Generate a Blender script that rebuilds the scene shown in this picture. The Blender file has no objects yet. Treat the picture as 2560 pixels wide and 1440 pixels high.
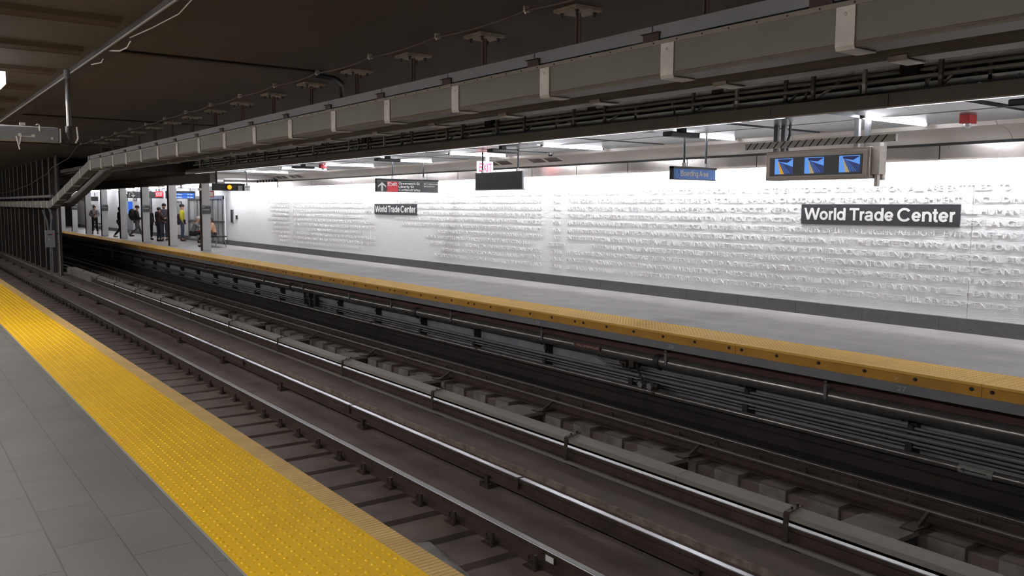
import bpy, bmesh, math, random
from math import radians as rad, sin, cos, pi
from mathutils import Matrix, Vector, Euler
random.seed(7)
SC = bpy.context.scene
COL = SC.collection

# ------------------------------------------------------------------ camera, world, exposure
cd = bpy.data.cameras.new('camera'); cam = bpy.data.objects.new('camera', cd); COL.objects.link(cam)
cd.sensor_width = 36; cd.lens = 2140.4 / 2560 * 36; cd.clip_start = 0.05; cd.clip_end = 300
YAW, PIT, ROL = rad(36.229), rad(5.348), rad(0.414)
F = Vector((sin(YAW) * cos(PIT), cos(YAW) * cos(PIT), -sin(PIT)))
R0 = Vector((cos(YAW), -sin(YAW), 0)); U0 = R0.cross(F)
R = R0 * cos(ROL) + U0 * sin(ROL); U = -R0 * sin(ROL) + U0 * cos(ROL)
M = Matrix((( R.x, U.x, -F.x, 0), (R.y, U.y, -F.y, 0), (R.z, U.z, -F.z, 1.7), (0, 0, 0, 1)))
cam.matrix_world = M
SC.camera = cam
w = bpy.data.worlds.new('world'); SC.world = w; w.use_nodes = True
w.node_tree.nodes['Background'].inputs[0].default_value = (0.8, 0.85, 1, 1)
w.node_tree.nodes['Background'].inputs[1].default_value = 0.02
SC.view_settings.view_transform = 'Standard'; SC.view_settings.look = 'None'
SC.view_settings.exposure = 0.0; SC.view_settings.gamma = 1.0
SC.view_settings.use_curve_mapping = False
TUBE = 98.0      # emission of the far platform's ceiling tubes
COVE = 84.0     # emission of the cove strip that washes the lettered wall
NEAR = 105.0      # emission of the near platform's fluorescents

# ------------------------------------------------------------------ helpers
def srgb(h):
    if isinstance(h, str):
        c = [int(h[i:i + 2], 16) / 255 for i in (0, 2, 4)]
    else:
        c = [v / 255 for v in h]
    return tuple(v / 12.92 if v <= .04045 else ((v + .055) / 1.055) ** 2.4 for v in c) + (1,)

def mat(name, col, rough=.6, metal=0., bump=0., bscale=20., var=0., vscale=3., emit=None, estr=0., stretch=None, spec=.5):
    m = bpy.data.materials.new(name); m.use_nodes = True
    nt = m.node_tree; N = nt.nodes; L = nt.links; p = N['Principled BSDF']
    c = srgb(col)
    p.inputs['Base Color'].default_value = c; p.inputs['Roughness'].default_value = rough
    p.inputs['Metallic'].default_value = metal
    p.inputs['Specular IOR Level'].default_value = spec
    if emit is not None:
        p.inputs['Emission Color'].default_value = srgb(emit); p.inputs['Emission Strength'].default_value = estr
    if bump or var:
        g = N.new('ShaderNodeNewGeometry'); vec = g.outputs['Position']
        if stretch:
            mp = N.new('ShaderNodeMapping'); mp.inputs['Scale'].default_value = stretch
            L.new(vec, mp.inputs[0]); vec = mp.outputs[0]
        if var:
            n = N.new('ShaderNodeTexNoise'); n.inputs['Scale'].default_value = vscale; n.inputs['Detail'].default_value = 5
            L.new(vec, n.inputs['Vector'])
            r = N.new('ShaderNodeValToRGB')
            r.color_ramp.elements[0].position = .3; r.color_ramp.elements[1].position = .7
            r.color_ramp.elements[0].color = tuple(v * (1 - var) for v in c[:3]) + (1,)
            r.color_ramp.elements[1].color = tuple(min(1, v * (1 + var)) for v in c[:3]) + (1,)
            L.new(n.outputs['Fac'], r.inputs[0]); L.new(r.outputs[0], p.inputs['Base Color'])
        if bump:
            n = N.new('ShaderNodeTexNoise'); n.inputs['Scale'].default_value = bscale; n.inputs['Detail'].default_value = 4
            L.new(vec, n.inputs['Vector'])
            b = N.new('ShaderNodeBump'); b.inputs['Strength'].default_value = bump; b.inputs['Distance'].default_value = .01
            L.new(n.outputs['Fac'], b.inputs['Height']); L.new(b.outputs[0], p.inputs['Normal'])
    return m

def tile_mat(name, c1, c2, cm, bw, rh, mort, rough=.45, swap=True, off=.5, bumpd=.004, ox=0., oz=False):
    """brick pattern on world position; rows run along Y when swap"""
    m = bpy.data.materials.new(name); m.use_nodes = True
    nt = m.node_tree; N = nt.nodes; L = nt.links; p = N['Principled BSDF']
    g = N.new('ShaderNodeNewGeometry'); s = N.new('ShaderNodeSeparateXYZ'); cb = N.new('ShaderNodeCombineXYZ')
    L.new(g.outputs['Position'], s.inputs[0])
    a = N.new('ShaderNodeMath'); a.inputs[1].default_value = ox
    L.new(s.outputs['Z' if oz else 'X'], a.inputs[0])
    L.new(s.outputs['Y'], cb.inputs[0]); L.new(a.outputs[0], cb.inputs[1])
    b = N.new('ShaderNodeTexBrick'); b.offset = off
    b.inputs['Color1'].default_value = srgb(c1); b.inputs['Color2'].default_value = srgb(c2); b.inputs['Mortar'].default_value = srgb(cm)
    b.inputs['Scale'].default_value = 1; b.inputs['Brick Width'].default_value = bw; b.inputs['Row Height'].default_value = rh
    b.inputs['Mortar Size'].default_value = mort; b.inputs['Mortar Smooth'].default_value = .3
    L.new(cb.outputs[0], b.inputs['Vector'])
    n = N.new('ShaderNodeTexNoise'); n.inputs['Scale'].default_value = 1.7; n.inputs['Detail'].default_value = 8
    L.new(g.outputs['Position'], n.inputs['Vector'])
    n2 = N.new('ShaderNodeTexNoise'); n2.inputs['Scale'].default_value = 90; n2.inputs['Detail'].default_value = 3
    L.new(g.outputs['Position'], n2.inputs['Vector'])
    ad = N.new('ShaderNodeMath'); ad.operation = 'ADD'
    L.new(n.outputs['Fac'], ad.inputs[0]); L.new(n2.outputs['Fac'], ad.inputs[1])
    mr = N.new('ShaderNodeMapRange'); mr.inputs[1].default_value = .7; mr.inputs[2].default_value = 1.3
    mr.inputs[3].default_value = .82; mr.inputs[4].default_value = 1.15
    L.new(ad.outputs[0], mr.inputs[0])
    mx = N.new('ShaderNodeMix'); mx.data_type = 'RGBA'; mx.blend_type = 'MULTIPLY'; mx.inputs[0].default_value = 1
    L.new(b.outputs['Color'], mx.inputs[6]); L.new(mr.outputs[0], mx.inputs[7]); L.new(mx.outputs[2], p.inputs['Base Color'])
    p.inputs['Roughness'].default_value = rough
    bp = N.new('ShaderNodeBump'); bp.invert = True; bp.inputs['Distance'].default_value = bumpd; bp.inputs['Strength'].default_value = .6
    L.new(b.outputs['Fac'], bp.inputs['Height']); L.new(bp.outputs[0], p.inputs['Normal'])
    return m

class MB:
    def __init__(s): s.v = []; s.f = []
    def add(s, vs, fs):
        o = len(s.v); s.v += [tuple(v) for v in vs]; s.f += [tuple(i + o for i in f) for f in fs]; return s
    def box(s, x0, x1, y0, y1, z0, z1):
        return s.add([(x0, y0, z0), (x1, y0, z0), (x1, y1, z0), (x0, y1, z0), (x0, y0, z1), (x1, y0, z1), (x1, y1, z1), (x0, y1, z1)],
                     [(0, 3, 2, 1), (4, 5, 6, 7), (0, 1, 5, 4), (1, 2, 6, 5), (2, 3, 7, 6), (3, 0, 4, 7)])
    def cbox(s, c, d):
        return s.box(c[0] - d[0] / 2, c[0] + d[0] / 2, c[1] - d[1] / 2, c[1] + d[1] / 2, c[2] - d[2] / 2, c[2] + d[2] / 2)
    def prism(s, prof, y0, y1, axis='y'):
        """prof: list of (x,z) extruded along y (or (y,z) along x)"""
        n = len(prof)
        if axis == 'y': vs = [(a, y0, b) for a, b in prof] + [(a, y1, b) for a, b in prof]
        elif axis == 'x': vs = [(y0, a, b) for a, b in prof] + [(y1, a, b) for a, b in prof]
        else: vs = [(a, b, y0) for a, b in prof] + [(a, b, y1) for a, b in prof]
        fs = [(i, (i + 1) % n, (i + 1) % n + n, i + n) for i in range(n)] + [tuple(range(n))[::-1], tuple(range(n, 2 * n))]
        return s.add(vs, fs)
    def tube(s, pts, r, n=10, closed=False):
        pts = [Vector(p) for p in pts]; rs = r if isinstance(r, (list, tuple)) else [r] * len(pts)
        rings = []; up = None
        for i, p in enumerate(pts):
            t = (pts[min(i + 1, len(pts) - 1)] - pts[max(i - 1, 0)]).normalized()
            if up is None: up = Vector((0, 0, 1)) if abs(t.z) < .9 else Vector((1, 0, 0))
            a = t.cross(up).normalized(); b = a.cross(t).normalized(); up = b
            rings.append([p + (a * cos(2 * pi * k / n) + b * sin(2 * pi * k / n)) * rs[i] for k in range(n)])
        vs = [v for rg in rings for v in rg]; fs = []
        for i in range(len(pts) - 1):
            for k in range(n):
                fs.append((i * n + k, i * n + (k + 1) % n, (i + 1) * n + (k + 1) % n, (i + 1) * n + k))
        fs += [tuple(range(n))[::-1], tuple(range((len(pts) - 1) * n, len(pts) * n))]
        return s.add(vs, fs)
    def ring(s, c, R_, r, axis='x', n=14, m=6, a0=0, a1=2 * pi):
        pts = []
        k = n + 1
        for i in range(k):
            a = a0 + (a1 - a0) * i / n
            if axis == 'x': pts.append((c[0], c[1] + R_ * cos(a), c[2] + R_ * sin(a)))
            elif axis == 'y': pts.append((c[0] + R_ * cos(a), c[1], c[2] + R_ * sin(a)))
            else: pts.append((c[0] + R_ * cos(a), c[1] + R_ * sin(a), c[2]))
        return s.tube(pts, r, m)
    def ball(s, c, r, n=10, m=6):
        rr = r if isinstance(r, (list, tuple)) else (r, r, r)
        vs = [(c[0], c[1], c[2] + rr[2])]
        for i in range(1, m):
            a = pi * i / m
            for k in range(n):
                vs.append((c[0] + rr[0] * sin(a) * cos(2 * pi * k / n), c[1] + rr[1] * sin(a) * sin(2 * pi * k / n), c[2] + rr[2] * cos(a)))
        vs.append((c[0], c[1], c[2] - rr[2])); fs = []
        for k in range(n):
            fs.append((0, 1 + k, 1 + (k + 1) % n)); fs.append((len(vs) - 1, 1 + (m - 2) * n + (k + 1) % n, 1 + (m - 2) * n + k))
        for i in range(m - 2):
            for k in range(n):
                fs.append((1 + i * n + k, 1 + (i + 1) * n + k, 1 + (i + 1) * n + (k + 1) % n, 1 + i * n + (k + 1) % n))
        return s.add(vs, fs)
    def poly(s, pts): return s.add(pts, [tuple(range(len(pts)))])
    def xform(s, M_): s.v = [tuple(M_ @ Vector(v)) for v in s.v]; return s
    def build(s, name, m=None, parent=None, smooth=False, loc=None, bevel=0, keep=False):
        me = bpy.data.meshes.new(name); me.from_pydata(s.v, [], s.f)
        if not keep:
            bm = bmesh.new(); bm.from_mesh(me); bmesh.ops.recalc_face_normals(bm, faces=bm.faces); bm.to_mesh(me); bm.free()
        if m: me.materials.append(m)
        if smooth:
            for p in me.polygons: p.use_smooth = True
            try: me.set_sharp_from_angle(angle=rad(40))
            except Exception: pass
        o = bpy.data.objects.new(name, me); COL.objects.link(o)
        if parent: o.parent = parent
        if loc: o.location = loc
        if bevel:
            b = o.modifiers.new('bevel', 'BEVEL'); b.width = bevel; b.segments = 2; b.limit_method = 'ANGLE'
        return o

def tag(o, label, cat, group=None, kind=None):
    o['label'] = label; o['category'] = cat
    if group: o['group'] = group
    if kind: o['kind'] = kind
    return o
def struct(o, label=None):
    o['kind'] = 'structure'
    if label: o['label'] = label
    return o
def empty(name, loc=(0, 0, 0), rz=0):
    o = bpy.data.objects.new(name, None); COL.objects.link(o); o.location = loc; o.rotation_euler = (0, 0, rz)
    o.empty_display_size = .1
    return o
def copy_tree(o, loc=None, parent=None, rz=None):
    c = o.copy(); COL.objects.link(c)
    if parent: c.parent = parent
    if loc: c.location = loc
    if rz is not None: c.rotation_euler = (0, 0, rz)
    for ch in list(o.children): copy_tree(ch, None, c)
    return c
ORD = ['nearest', 'second nearest', 'third nearest', 'fourth nearest', 'fifth nearest', 'sixth nearest', 'seventh nearest', 'eighth nearest',
       'ninth nearest', 'tenth nearest', 'eleventh nearest', 'twelfth nearest', 'thirteenth nearest', 'fourteenth nearest', 'fifteenth nearest',
       'sixteenth nearest', 'seventeenth nearest', 'eighteenth nearest', 'nineteenth nearest', 'twentieth nearest']
_tc = {}
def text_raw(body, bold=.0, ext=.0, space=1.0):
    k = (body, bold, ext, space)
    if k in _tc: return _tc[k]
    c = bpy.data.curves.new('t', 'FONT'); c.body = body; c.size = 1; c.extrude = ext; c.offset = bold; c.space_character = space
    c.resolution_u = 3
    o = bpy.data.objects.new('t', c); COL.objects.link(o)
    dg = bpy.context.evaluated_depsgraph_get(); dg.update()
    me = bpy.data.meshes.new_from_object(o.evaluated_get(dg))
    vs = [v.co.copy() for v in me.vertices]; fs = [tuple(p.vertices) for p in me.polygons]
    bpy.data.objects.remove(o); bpy.data.curves.remove(c); bpy.data.meshes.remove(me)
    xs = [v.x for v in vs]; ys = [v.y for v in vs]
    _tc[k] = (vs, fs, min(xs), max(xs), min(ys), max(ys)); return _tc[k]
FACE_TRACK = Euler((pi / 2, 0, -pi / 2)).to_matrix().to_4x4()     # reads along -Y, faces -X
FACE_Y = Euler((pi / 2, 0, 0)).to_matrix().to_4x4()               # reads along +X, faces -Y
def text(body, wd, cap, origin, face, m, name='lettering', parent=None, bold=.012, ext=.0, mb=None, left=True):
    """text scaled to width wd and capital height cap; origin = lower left corner (world or parent space)"""
    vs, fs, x0, x1, y0, y1 = text_raw(body, bold)
    sx = wd / (x1 - x0) if wd else cap / .73; sy = cap / .73
    Mx = Matrix.Translation(origin) @ face
    t = ext or .002
    n = len(vs)
    out = [Mx @ Vector(((v.x - x0) * sx, v.y * sy, t)) for v in vs]
    tgt = mb or MB()
    if ext:
        back = [Mx @ Vector(((v.x - x0) * sx, v.y * sy, -.002)) for v in vs]
        # boundary edges for side walls
        ec = {}
        for f in fs:
            for i in range(len(f)):
                a, b = f[i], f[(i + 1) % len(f)]
                k = (min(a, b), max(a, b)); ec.setdefault(k, []).append((a, b))
        side = [(a, b, b + n, a + n) for k, l in ec.items() if len(l) == 1 for a, b in l]
        tgt.add(out + back, list(fs) + side)
    else: tgt.add(out, fs)
    if mb is None: return tgt.build(name, m, parent)

# ---- grotesque sign lettering drawn from strokes (cap height 1, x height .73)
_T = .185; _h = _T / 2
def _arc(cx, cy, rx, ry, a0, a1, n=14):
    return [(cx + rx * cos(rad(a0 + (a1 - a0) * i / n)), cy + ry * sin(rad(a0 + (a1 - a0) * i / n))) for i in range(n + 1)]
def _L(*p): return list(p)
def glyph(c):
    """(advance, strokes) with strokes as centre lines"""
    t, h = _T, _h; xh = .74; m = xh / 2
    ox, oy = .34 - h, m - h + .01
    o_ = _arc(.06 + .34 - .0, m, ox, oy, 0, 360, 26)
    G = {
     'o': (.78, [_arc(.39, m, ox, oy, 0, 360, 26)]), 'l': (.31, [_L((.155, 0), (.155, 1))]), 'i': (.31, [_L((.155, 0), (.155, xh)), _L((.155, .86), (.155, 1))]),
     'r': (.46, [_L((.16, 0), (.16, xh)), _arc(.40, .42, .24, .245, 180, 88, 8)]),
     'd': (.79, [_arc(.37, m, ox - .01, oy, 0, 360, 26), _L((.64, 0), (.64, 1))]), 'b': (.79, [_arc(.42, m, ox - .01, oy, 0, 360, 26), _L((.15, 0), (.15, 1))]),
     'a': (.74, [_arc(.34, .50, .21, .175, 170, 0, 10), _L((.55, .50), (.55, .12), (.57, .06), (.64, .06)), _arc(.31, .215, .205, .15, 75, 330, 14), _L((.36, .36), (.46, .385), (.55, .44))]),
     'e': (.76, [_arc(.38, m, ox - .01, oy, 4, 325, 24), _L((.1, m - .01), (.66, m - .01))]),
     'c': (.72, [_arc(.38, m, ox - .01, oy, 38, 322, 22)]), 'n': (.77, [_L((.15, 0), (.15, xh)), [(.15, .42)] + _arc(.385, .42, .235, .255, 175, 0, 12) + [(.62, 0)]]),
     'h': (.77, [_L((.15, 0), (.15, 1)), [(.15, .42)] + _arc(.385, .42, .235, .255, 175, 0, 12) + [(.62, 0)]]),
     'm': (1.16, [_L((.15, 0), (.15, xh)), [(.15, .45)] + _arc(.365, .45, .215, .225, 175, 0, 12) + [(.58, 0)], [(.58, .45)] + _arc(.795, .45, .215, .225, 175, 0, 12) + [(1.01, 0)]]),
     't': (.42, [_L((.2, .95), (.2, .18), (.23, .08), (.3, .06), (.39, .065)), _L((.02, .665), (.38, .665))]),
     'w': (1.0, [_L((.07, xh), (.27, 0)), _L((.27, 0), (.5, xh)), _L((.5, xh), (.73, 0)), _L((.73, 0), (.93, xh))]),
     'x': (.7, [_L((.07, 0), (.63, xh)), _L((.07, xh), (.63, 0))]), 'y': (.7, [_L((.07, xh), (.36, 0)), _L((.63, xh), (.36, 0), (.28, -.17), (.2, -.21), (.1, -.2))]),
     'g': (.78, [_arc(.37, m, ox - .01, oy, 0, 360, 26), [(.63, xh), (.63, 0)] + _arc(.37, -.02, .26, .15, 0, -150, 10)]),
     'W': (1.3, [_L((.08, 1), (.34, 0)), _L((.34, 0), (.65, 1)), _L((.65, 1), (.96, 0)), _L((.96, 0), (1.22, 1))]),
     'T': (.82, [_L((.41, 0), (.41, 1)), _L((.03, 1 - h), (.79, 1 - h))]),
     'C': (1.0, [_arc(.51, .5, .42, .44, 38, 322, 26)]), 'G': (1.06, [_arc(.51, .5, .42, .44, 38, 330, 26), _L((.54, .47), (.93, .47)), _L((.92, .47), (.92, 0))]),
     'E': (.9, [_L((.18, 0), (.18, 1)), _L((.18, 1 - h), (.84, 1 - h)), _L((.18, .53), (.78, .53)), _L((.18, h), (.86, h))]),
     'X': (.9, [_L((.08, 0), (.82, 1)), _L((.08, 1), (.82, 0))]), 'I': (.38, [_L((.19, 0), (.19, 1))]),
     'S': (.92, [_arc(.46, .735, .31, .2, 20, 235, 14) + _arc(.46, .265, .33, .2, 55, -160, 14)]),
     'L': (.78, [_L((.18, 0), (.18, 1)), _L((.18, h), (.76, h))]), 'A': (.96, [_L((.08, 0), (.48, 1)), _L((.48, 1), (.88, 0)), _L((.24, .32), (.72, .32))]),
     'B': (.94, [_L((.18, 0), (.18, 1)), [(.18, 1 - h)] + _arc(.58, .735, .2, .19, 90, -90, 10) + [(.18, .53)], [(.18, .53)] + _arc(.6, .3, .22, .225, 90, -90, 10) + [(.18, h)]]),
     'P': (.9, [_L((.18, 0), (.18, 1)), [(.18, 1 - h)] + _arc(.56, .7, .24, .225, 90, -90, 12) + [(.18, .475)]]),
     'H': (1.0, [_L((.18, 0), (.18, 1)), _L((.82, 0), (.82, 1)), _L((.18, .53), (.82, .53))]),
     'M': (1.16, [_L((.18, 0), (.18, 1)), _L((.98, 0), (.98, 1)), _L((.2, 1), (.58, .05)), _L((.58, .05), (.96, 1))]),
     '/': (.4, [_L((.04, 0), (.36, 1))]), '1': (.76, [_L((.42, 0), (.42, 1)), _L((.42, .8), (.18, .72))]),
     '9': (.76, [_arc(.38, .68, .24, .25, 0, 360, 20), _arc(.38, .5, .25, .43, 40, -75, 10) , _arc(.36, .28, .2, .22, -60, -160, 6)]),
     ' ': (.3, []), }
    return G.get(c, G['o'])
def helv(body, wd, cap, origin, face, m, name='lettering', parent=None):
    mb = MB(); x = 0; quads = []
    for c in body:
        adv, st = glyph(c)
        for pl in st:
            n = len(pl); closed = n > 3 and abs(pl[0][0] - pl[-1][0]) < 1e-6 and abs(pl[0][1] - pl[-1][1]) < 1e-6
            L_, R_ = [], []
            for i, (px, py) in enumerate(pl):
                a = pl[i - 1] if i else (pl[-2] if closed else pl[0]); b = pl[i + 1] if i < n - 1 else (pl[1] if closed else pl[-1])
                dx, dy = b[0] - a[0], b[1] - a[1]; q = math.hypot(dx, dy) or 1
                diag = n == 2 and abs(dx) > .02 and abs(dy) > .02
                if diag: nx, ny = _h * q / abs(dy), 0      # diagonal strokes end on the line
                else: nx, ny = -dy / q * _h, dx / q * _h
                if diag and dy > 0: nx = -nx
                L_.append((x + px + nx, py + ny)); R_.append((x + px - nx, py - ny))
            for i in range(n - 1): quads.append((L_[i], L_[i + 1], R_[i + 1], R_[i]))
        x += adv - .045
    x0 = min(p[0] for q in quads for p in q); x1 = max(p[0] for q in quads for p in q)
    sx = wd / (x1 - x0); Mx = Matrix.Translation(origin) @ face
    for i, q in enumerate(quads):
        a_ = (q[1][0] - q[0][0]) * (q[3][1] - q[0][1]) - (q[1][1] - q[0][1]) * (q[3][0] - q[0][0])
        f_ = (0, 1, 2, 3) if a_ > 0 else (3, 2, 1, 0)
        mb.add([Mx @ Vector(((p[0] - x0) * sx, p[1] * cap, .002 + .00002 * (i % 97))) for p in q], [f_])
    return mb.build(name, m, parent, keep=True)

# ------------------------------------------------------------------ materials
m_floor_n = tile_mat('near_floor_granite', '75726f', '7c7976', '605d5a', .62, .3, .004, .5, ox=0.0)
m_floor_f = tile_mat('far_floor_granite', '9a9694', 'a3a09e', '7b7876', 1.2, .3, .003, .5)
m_yellow = mat('tactile_yellow', 'ffc814', .5, var=.06, vscale=2, bump=.05, bscale=150)
m_yellow_f = mat('tactile_yellow_far', 'ecbb55', .55, var=.06, vscale=2)
m_tan = mat('edge_board_tan', 'dbb878', .6, var=.08, vscale=5)
m_tangroove = mat('edge_board_groove_shade', '4a3717', .8)
m_ochre = mat('fascia_ochre', 'c08e34', .6, var=.15, vscale=2.5)
m_ochre_dark = mat('bolt_recess', '30210c', .7)
m_beam = mat('platform_edge_beam', '7b7b80', .7, var=.1, vscale=2)
m_redsteel = mat('primer_red_steel', '4a2f2a', .7, var=.25, vscale=3)
m_block = mat('wall_panel_blue_grey', '85868e', .8, var=.18, vscale=2.5, bump=.1)
m_dark = mat('dark_steel', '2b2826', .65, var=.2, vscale=6)
m_black = mat('black_metal', '17171a', .5)
m_pipe = mat('galvanised_pipe', '7c7a78', .22, .6, var=.15, vscale=8)
m_conduit = mat('grey_conduit', '6c6b6d', .5, .15, var=.15, vscale=6)
m_rail = mat('rail_rust', '40332b', .7, .2, var=.25, vscale=5, bump=.2, bscale=60)
m_railtop = mat('rail_polished', 'c4c4c6', .3, 1.0)
m_railtop_b = mat('rail_worn_top', '7d7a78', .38, .9)
m_bed = mat('track_concrete', '655a55', .85, var=.22, vscale=1.8, bump=.35, bscale=14)
m_tie = mat('tie_concrete', '60554f', .85, var=.25, vscale=3, bump=.3, bscale=18)
m_tieface = mat('tie_block_pale', '7a7672', .85, var=.4, vscale=3.5, bump=.3, bscale=20)
m_tieplank = mat('tie_plank', '746b64', .85, var=.2, vscale=3)
m_trough = mat('trough_dark', '2b2725', .9, var=.3, vscale=3)
m_rough = mat('rough_mortar', '776c60', .9, var=.4, vscale=9, bump=.8, bscale=25)
m_board = mat('cover_board', '807b74', .6, var=.12, vscale=2, stretch=(3, .4, 3))
m_clip = mat('fastener_iron', '4a3f39', .6, .5, var=.2, vscale=20)
m_duct = mat('duct_painted', '7b766e', .5, var=.05, vscale=2)
m_duct_end = mat('duct_strap_zinc', 'd6d0c8', .5, .2, var=.12, vscale=7)
m_ductseam = mat('duct_flange', '8d8578', .45, .2, var=.08, vscale=3)
m_tray = mat('tray_grey', '86868a', .5, .2, var=.06, vscale=3)
m_ceil = mat('ceiling_concrete', '625a56', .85, var=.12, vscale=.7, bump=.12, bscale=5)
m_ceil_n = mat('ceiling_near_paint', '5e564c', .75, var=.1, vscale=1.0)
m_rib = mat('ceiling_rib', '4c3c2a', .8, var=.15, vscale=2)
m_ledge = mat('ledge_grey', '46413e', .7, var=.1, vscale=2)
m_panel = mat('ceiling_metal_panel', '9a9b9d', .33, .85, bump=.15, bscale=3, stretch=(1, 1, 1))
m_slot = mat('slot_dark', '2a2725', .7)
m_fascia = mat('fascia_metal', '9c948c', .42, .6, var=.08, vscale=2)
m_soffit = mat('soffit_taupe', 'cfc8c1', .5, .1, var=.04, vscale=1)
m_steel = mat('stainless_strip', 'b3aca6', .25, .9, var=.1, vscale=1.2, stretch=(1, 2.5, .2))
m_base = mat('baseboard_granite', '5c5b5b', .6, var=.12, vscale=12)
m_grey = mat('column_grey', 'cbcbcb', .5, var=.03, vscale=3)
m_colside = mat('column_side_shade', '3f3630', .6)
m_white = mat('white_sign', 'e8e8e6', .5)
m_signblack = mat('sign_black', '343438', .45)
m_letter = mat('sign_letter_white', 'e9e9e7', .5)
m_red = mat('sign_red', 'd8404a', .5)
m_blue = mat('sign_blue', '3f6fc0', .5)
m_blank = mat('blank_panel', '3f414b', .5, var=.08, vscale=5)
m_tube = mat('lamp_tube_lit', 'ffffff', .5, emit='f4f7ff', estr=TUBE)
m_cove = mat('cove_lamp_lit', 'ffffff', .5, emit='fdfdff', estr=COVE)
m_neartube = mat('near_lamp_lit', 'ffffff', .5, emit='fffaf7', estr=NEAR)
m_edge = mat('edge_lamp_lit', 'ffffff', .5, emit='f6f8ff', estr=2.2)
m_lampbody = mat('lamp_housing', 'b9b7b4', .4, .3)
m_hangplate = mat('hanger_plate', 'b3a898', .6, var=.25, vscale=15)
m_hanger = mat('hanger_rod', '5f4f45', .7)
m_glass = mat('door_glass', 'c9cdce', .2, .0, spec=.8)
m_frame = mat('door_frame', '8c8d90', .35, .7)

# ================================================================== SETTING
Y0, Y1 = -7.0, 76.0
struct(MB().box(-6, 1.273, Y0, Y1, -1.3, 0).build('floor', m_floor_n), 'near platform floor of grey granite tiles')
struct(MB().box(1.273, 1.95, Y0, Y1, -1.3, -.012).build('trim_1', m_beam), 'concrete bed under the near platform edge')
struct(MB().box(9.35, 12.6, Y0, Y1, -.3, 0).build('floor_far', m_floor_f), 'far platform floor of pale grey granite')
# track bed: near track invert, bench between tracks, far track invert with trough
bed = MB()
bed.box(1.95, 5.12, Y0, Y1, -1.45, -1.235)
bed.box(5.03, 5.40, Y0, Y1, -1.45, -1.11).box(5.36, 5.86, Y0, Y1, -1.45, -1.072)
bed.box(5.86, 6.9, Y0, Y1, -1.5, -1.235)
bed.box(6.9, 7.40, Y0, Y1, -1.6, -1.42)
bed.box(7.42, 8.2, Y0, Y1, -1.5, -1.235)
struct(bed.build('floor_track', m_bed), 'dark concrete track bed')
struct(MB().box(8.2, 9.2, Y0, Y1, -1.5, -1.22).box(8.86, 9.2, Y0, Y1, -1.22, -1.09).box(8.94, 9.2, Y0, Y1, -1.09, -1.0).build('floor_gutter', m_trough), 'dark stepped gutter at the foot of the far platform wall')
struct(MB().box(4.46, 5.12, Y0, Y1, -1.24, -1.17).build('floor_slab', m_bed), 'flat brown concrete strip between near track and its third rail')
# rough mortar curb beyond near third rail
cb = MB(); y = Y0
prev = None; xs = []
while y < Y1:
    a = .012 * random.random(); h = -1.045 - .012 * random.random(); xs.append((y, 5.32 + a, h)); y += .12 if y < 25 else 1.0
for i in range(len(xs) - 1):
    (ya, xa, ha), (yb, xb, hb) = xs[i], xs[i + 1]
    cb.add([(xa, ya, -1.25), (xa + .04, ya, -1.25), (xa + .025, ya, ha), (xa, ya, ha), (xb, yb, -1.25), (xb + .04, yb, -1.25), (xb + .025, yb, hb), (xb, yb, hb)],
           [(3, 2, 6, 7), (0, 3, 7, 4), (2, 1, 5, 6)])
struct(cb.build('trim_2', m_rough), 'rough mortar curb along the bench between the tracks')

# ceilings
struct(MB().box(2.12, 12.7, Y0, 31.5, 3.6, 3.8).box(2.12, 12.7, 31.5, Y1, 3.6, 3.8).build('ceiling', m_ceil), 'dark concrete ceiling over the tracks')
gr = MB()
for yy in (11.5, 20.8, 30.2): gr.box(2.2, 5.15 if yy < 12 else 8.6, yy, yy + .12, 3.575, 3.602)
struct(gr.build('ceiling_joint', m_slot), 'dark recessed joints across the track ceiling')
struct(MB().box(-6, 2.0, Y0, Y1, 3.42, 3.8).build('ceiling_near', m_ceil_n), 'brownish ceiling over the near platform')
rb = MB()
for k in range(-6, 34):
    yy = 8.85 + 1.87 * k
    rb.prism([(yy - .22, 3.43), (yy - .20, 3.37), (yy - .03, 3.362), (yy, 3.355), (yy, 3.43)], -6, 1.86, axis='x')
struct(rb.build('ceiling_rib', m_rib), 'transverse ribs under the near platform ceiling')
struct(MB().box(2.0, 2.16, Y0, Y1, 3.35, 3.8).build('trim_3', m_ledge), 'longitudinal ledge beam at the edge of the near ceiling')
struct(MB().box(1.985, 2.0, Y0, Y1, 3.342, 3.356).build('trim_4', m_lampbody), 'thin pale angle along the ledge beam')
# far ceiling
fc = MB()
slots = [6.1 + 1.6 * k for k in range(-5, 16)]
edges = []; yy = Y0
for s_ in slots:
    fc.box(8.78, 11.5, yy, s_ - .09, 2.85, 2.9); yy = s_ + .09
fc.box(8.78, 11.5, yy, 31.4, 2.85, 2.9)
struct(fc.build('ceiling_far', m_panel), 'brushed metal panel ceiling over the far platform')
struct(MB().box(8.78, 11.6, Y0, 31.4, 2.96, 2.98).build('ceiling_far_void', m_slot), 'dark void above the slots of the metal ceiling')
# seams between panels (longitudinal bright joint)
sm = MB(); sm.box(10.05, 10.065, Y0, 31.4, 2.843, 2.851)
struct(sm.build('trim_5', m_lampbody), 'pale joint line along the metal ceiling panels')
# fascia: panels of 1.5 m
k = 0; yy = -6.9
while yy < 31.3:
    p = MB().prism([(8.67, 2.80), (8.69, 2.79), (8.72, 2.79), (8.72, 2.94), (8.67, 2.94)], yy + .004, min(31.4, yy + 1.5) - .004).build('trim_6', m_fascia)
    struct(p, 'brown metal fascia panel along the far ceiling edge'); yy += 1.5
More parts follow.
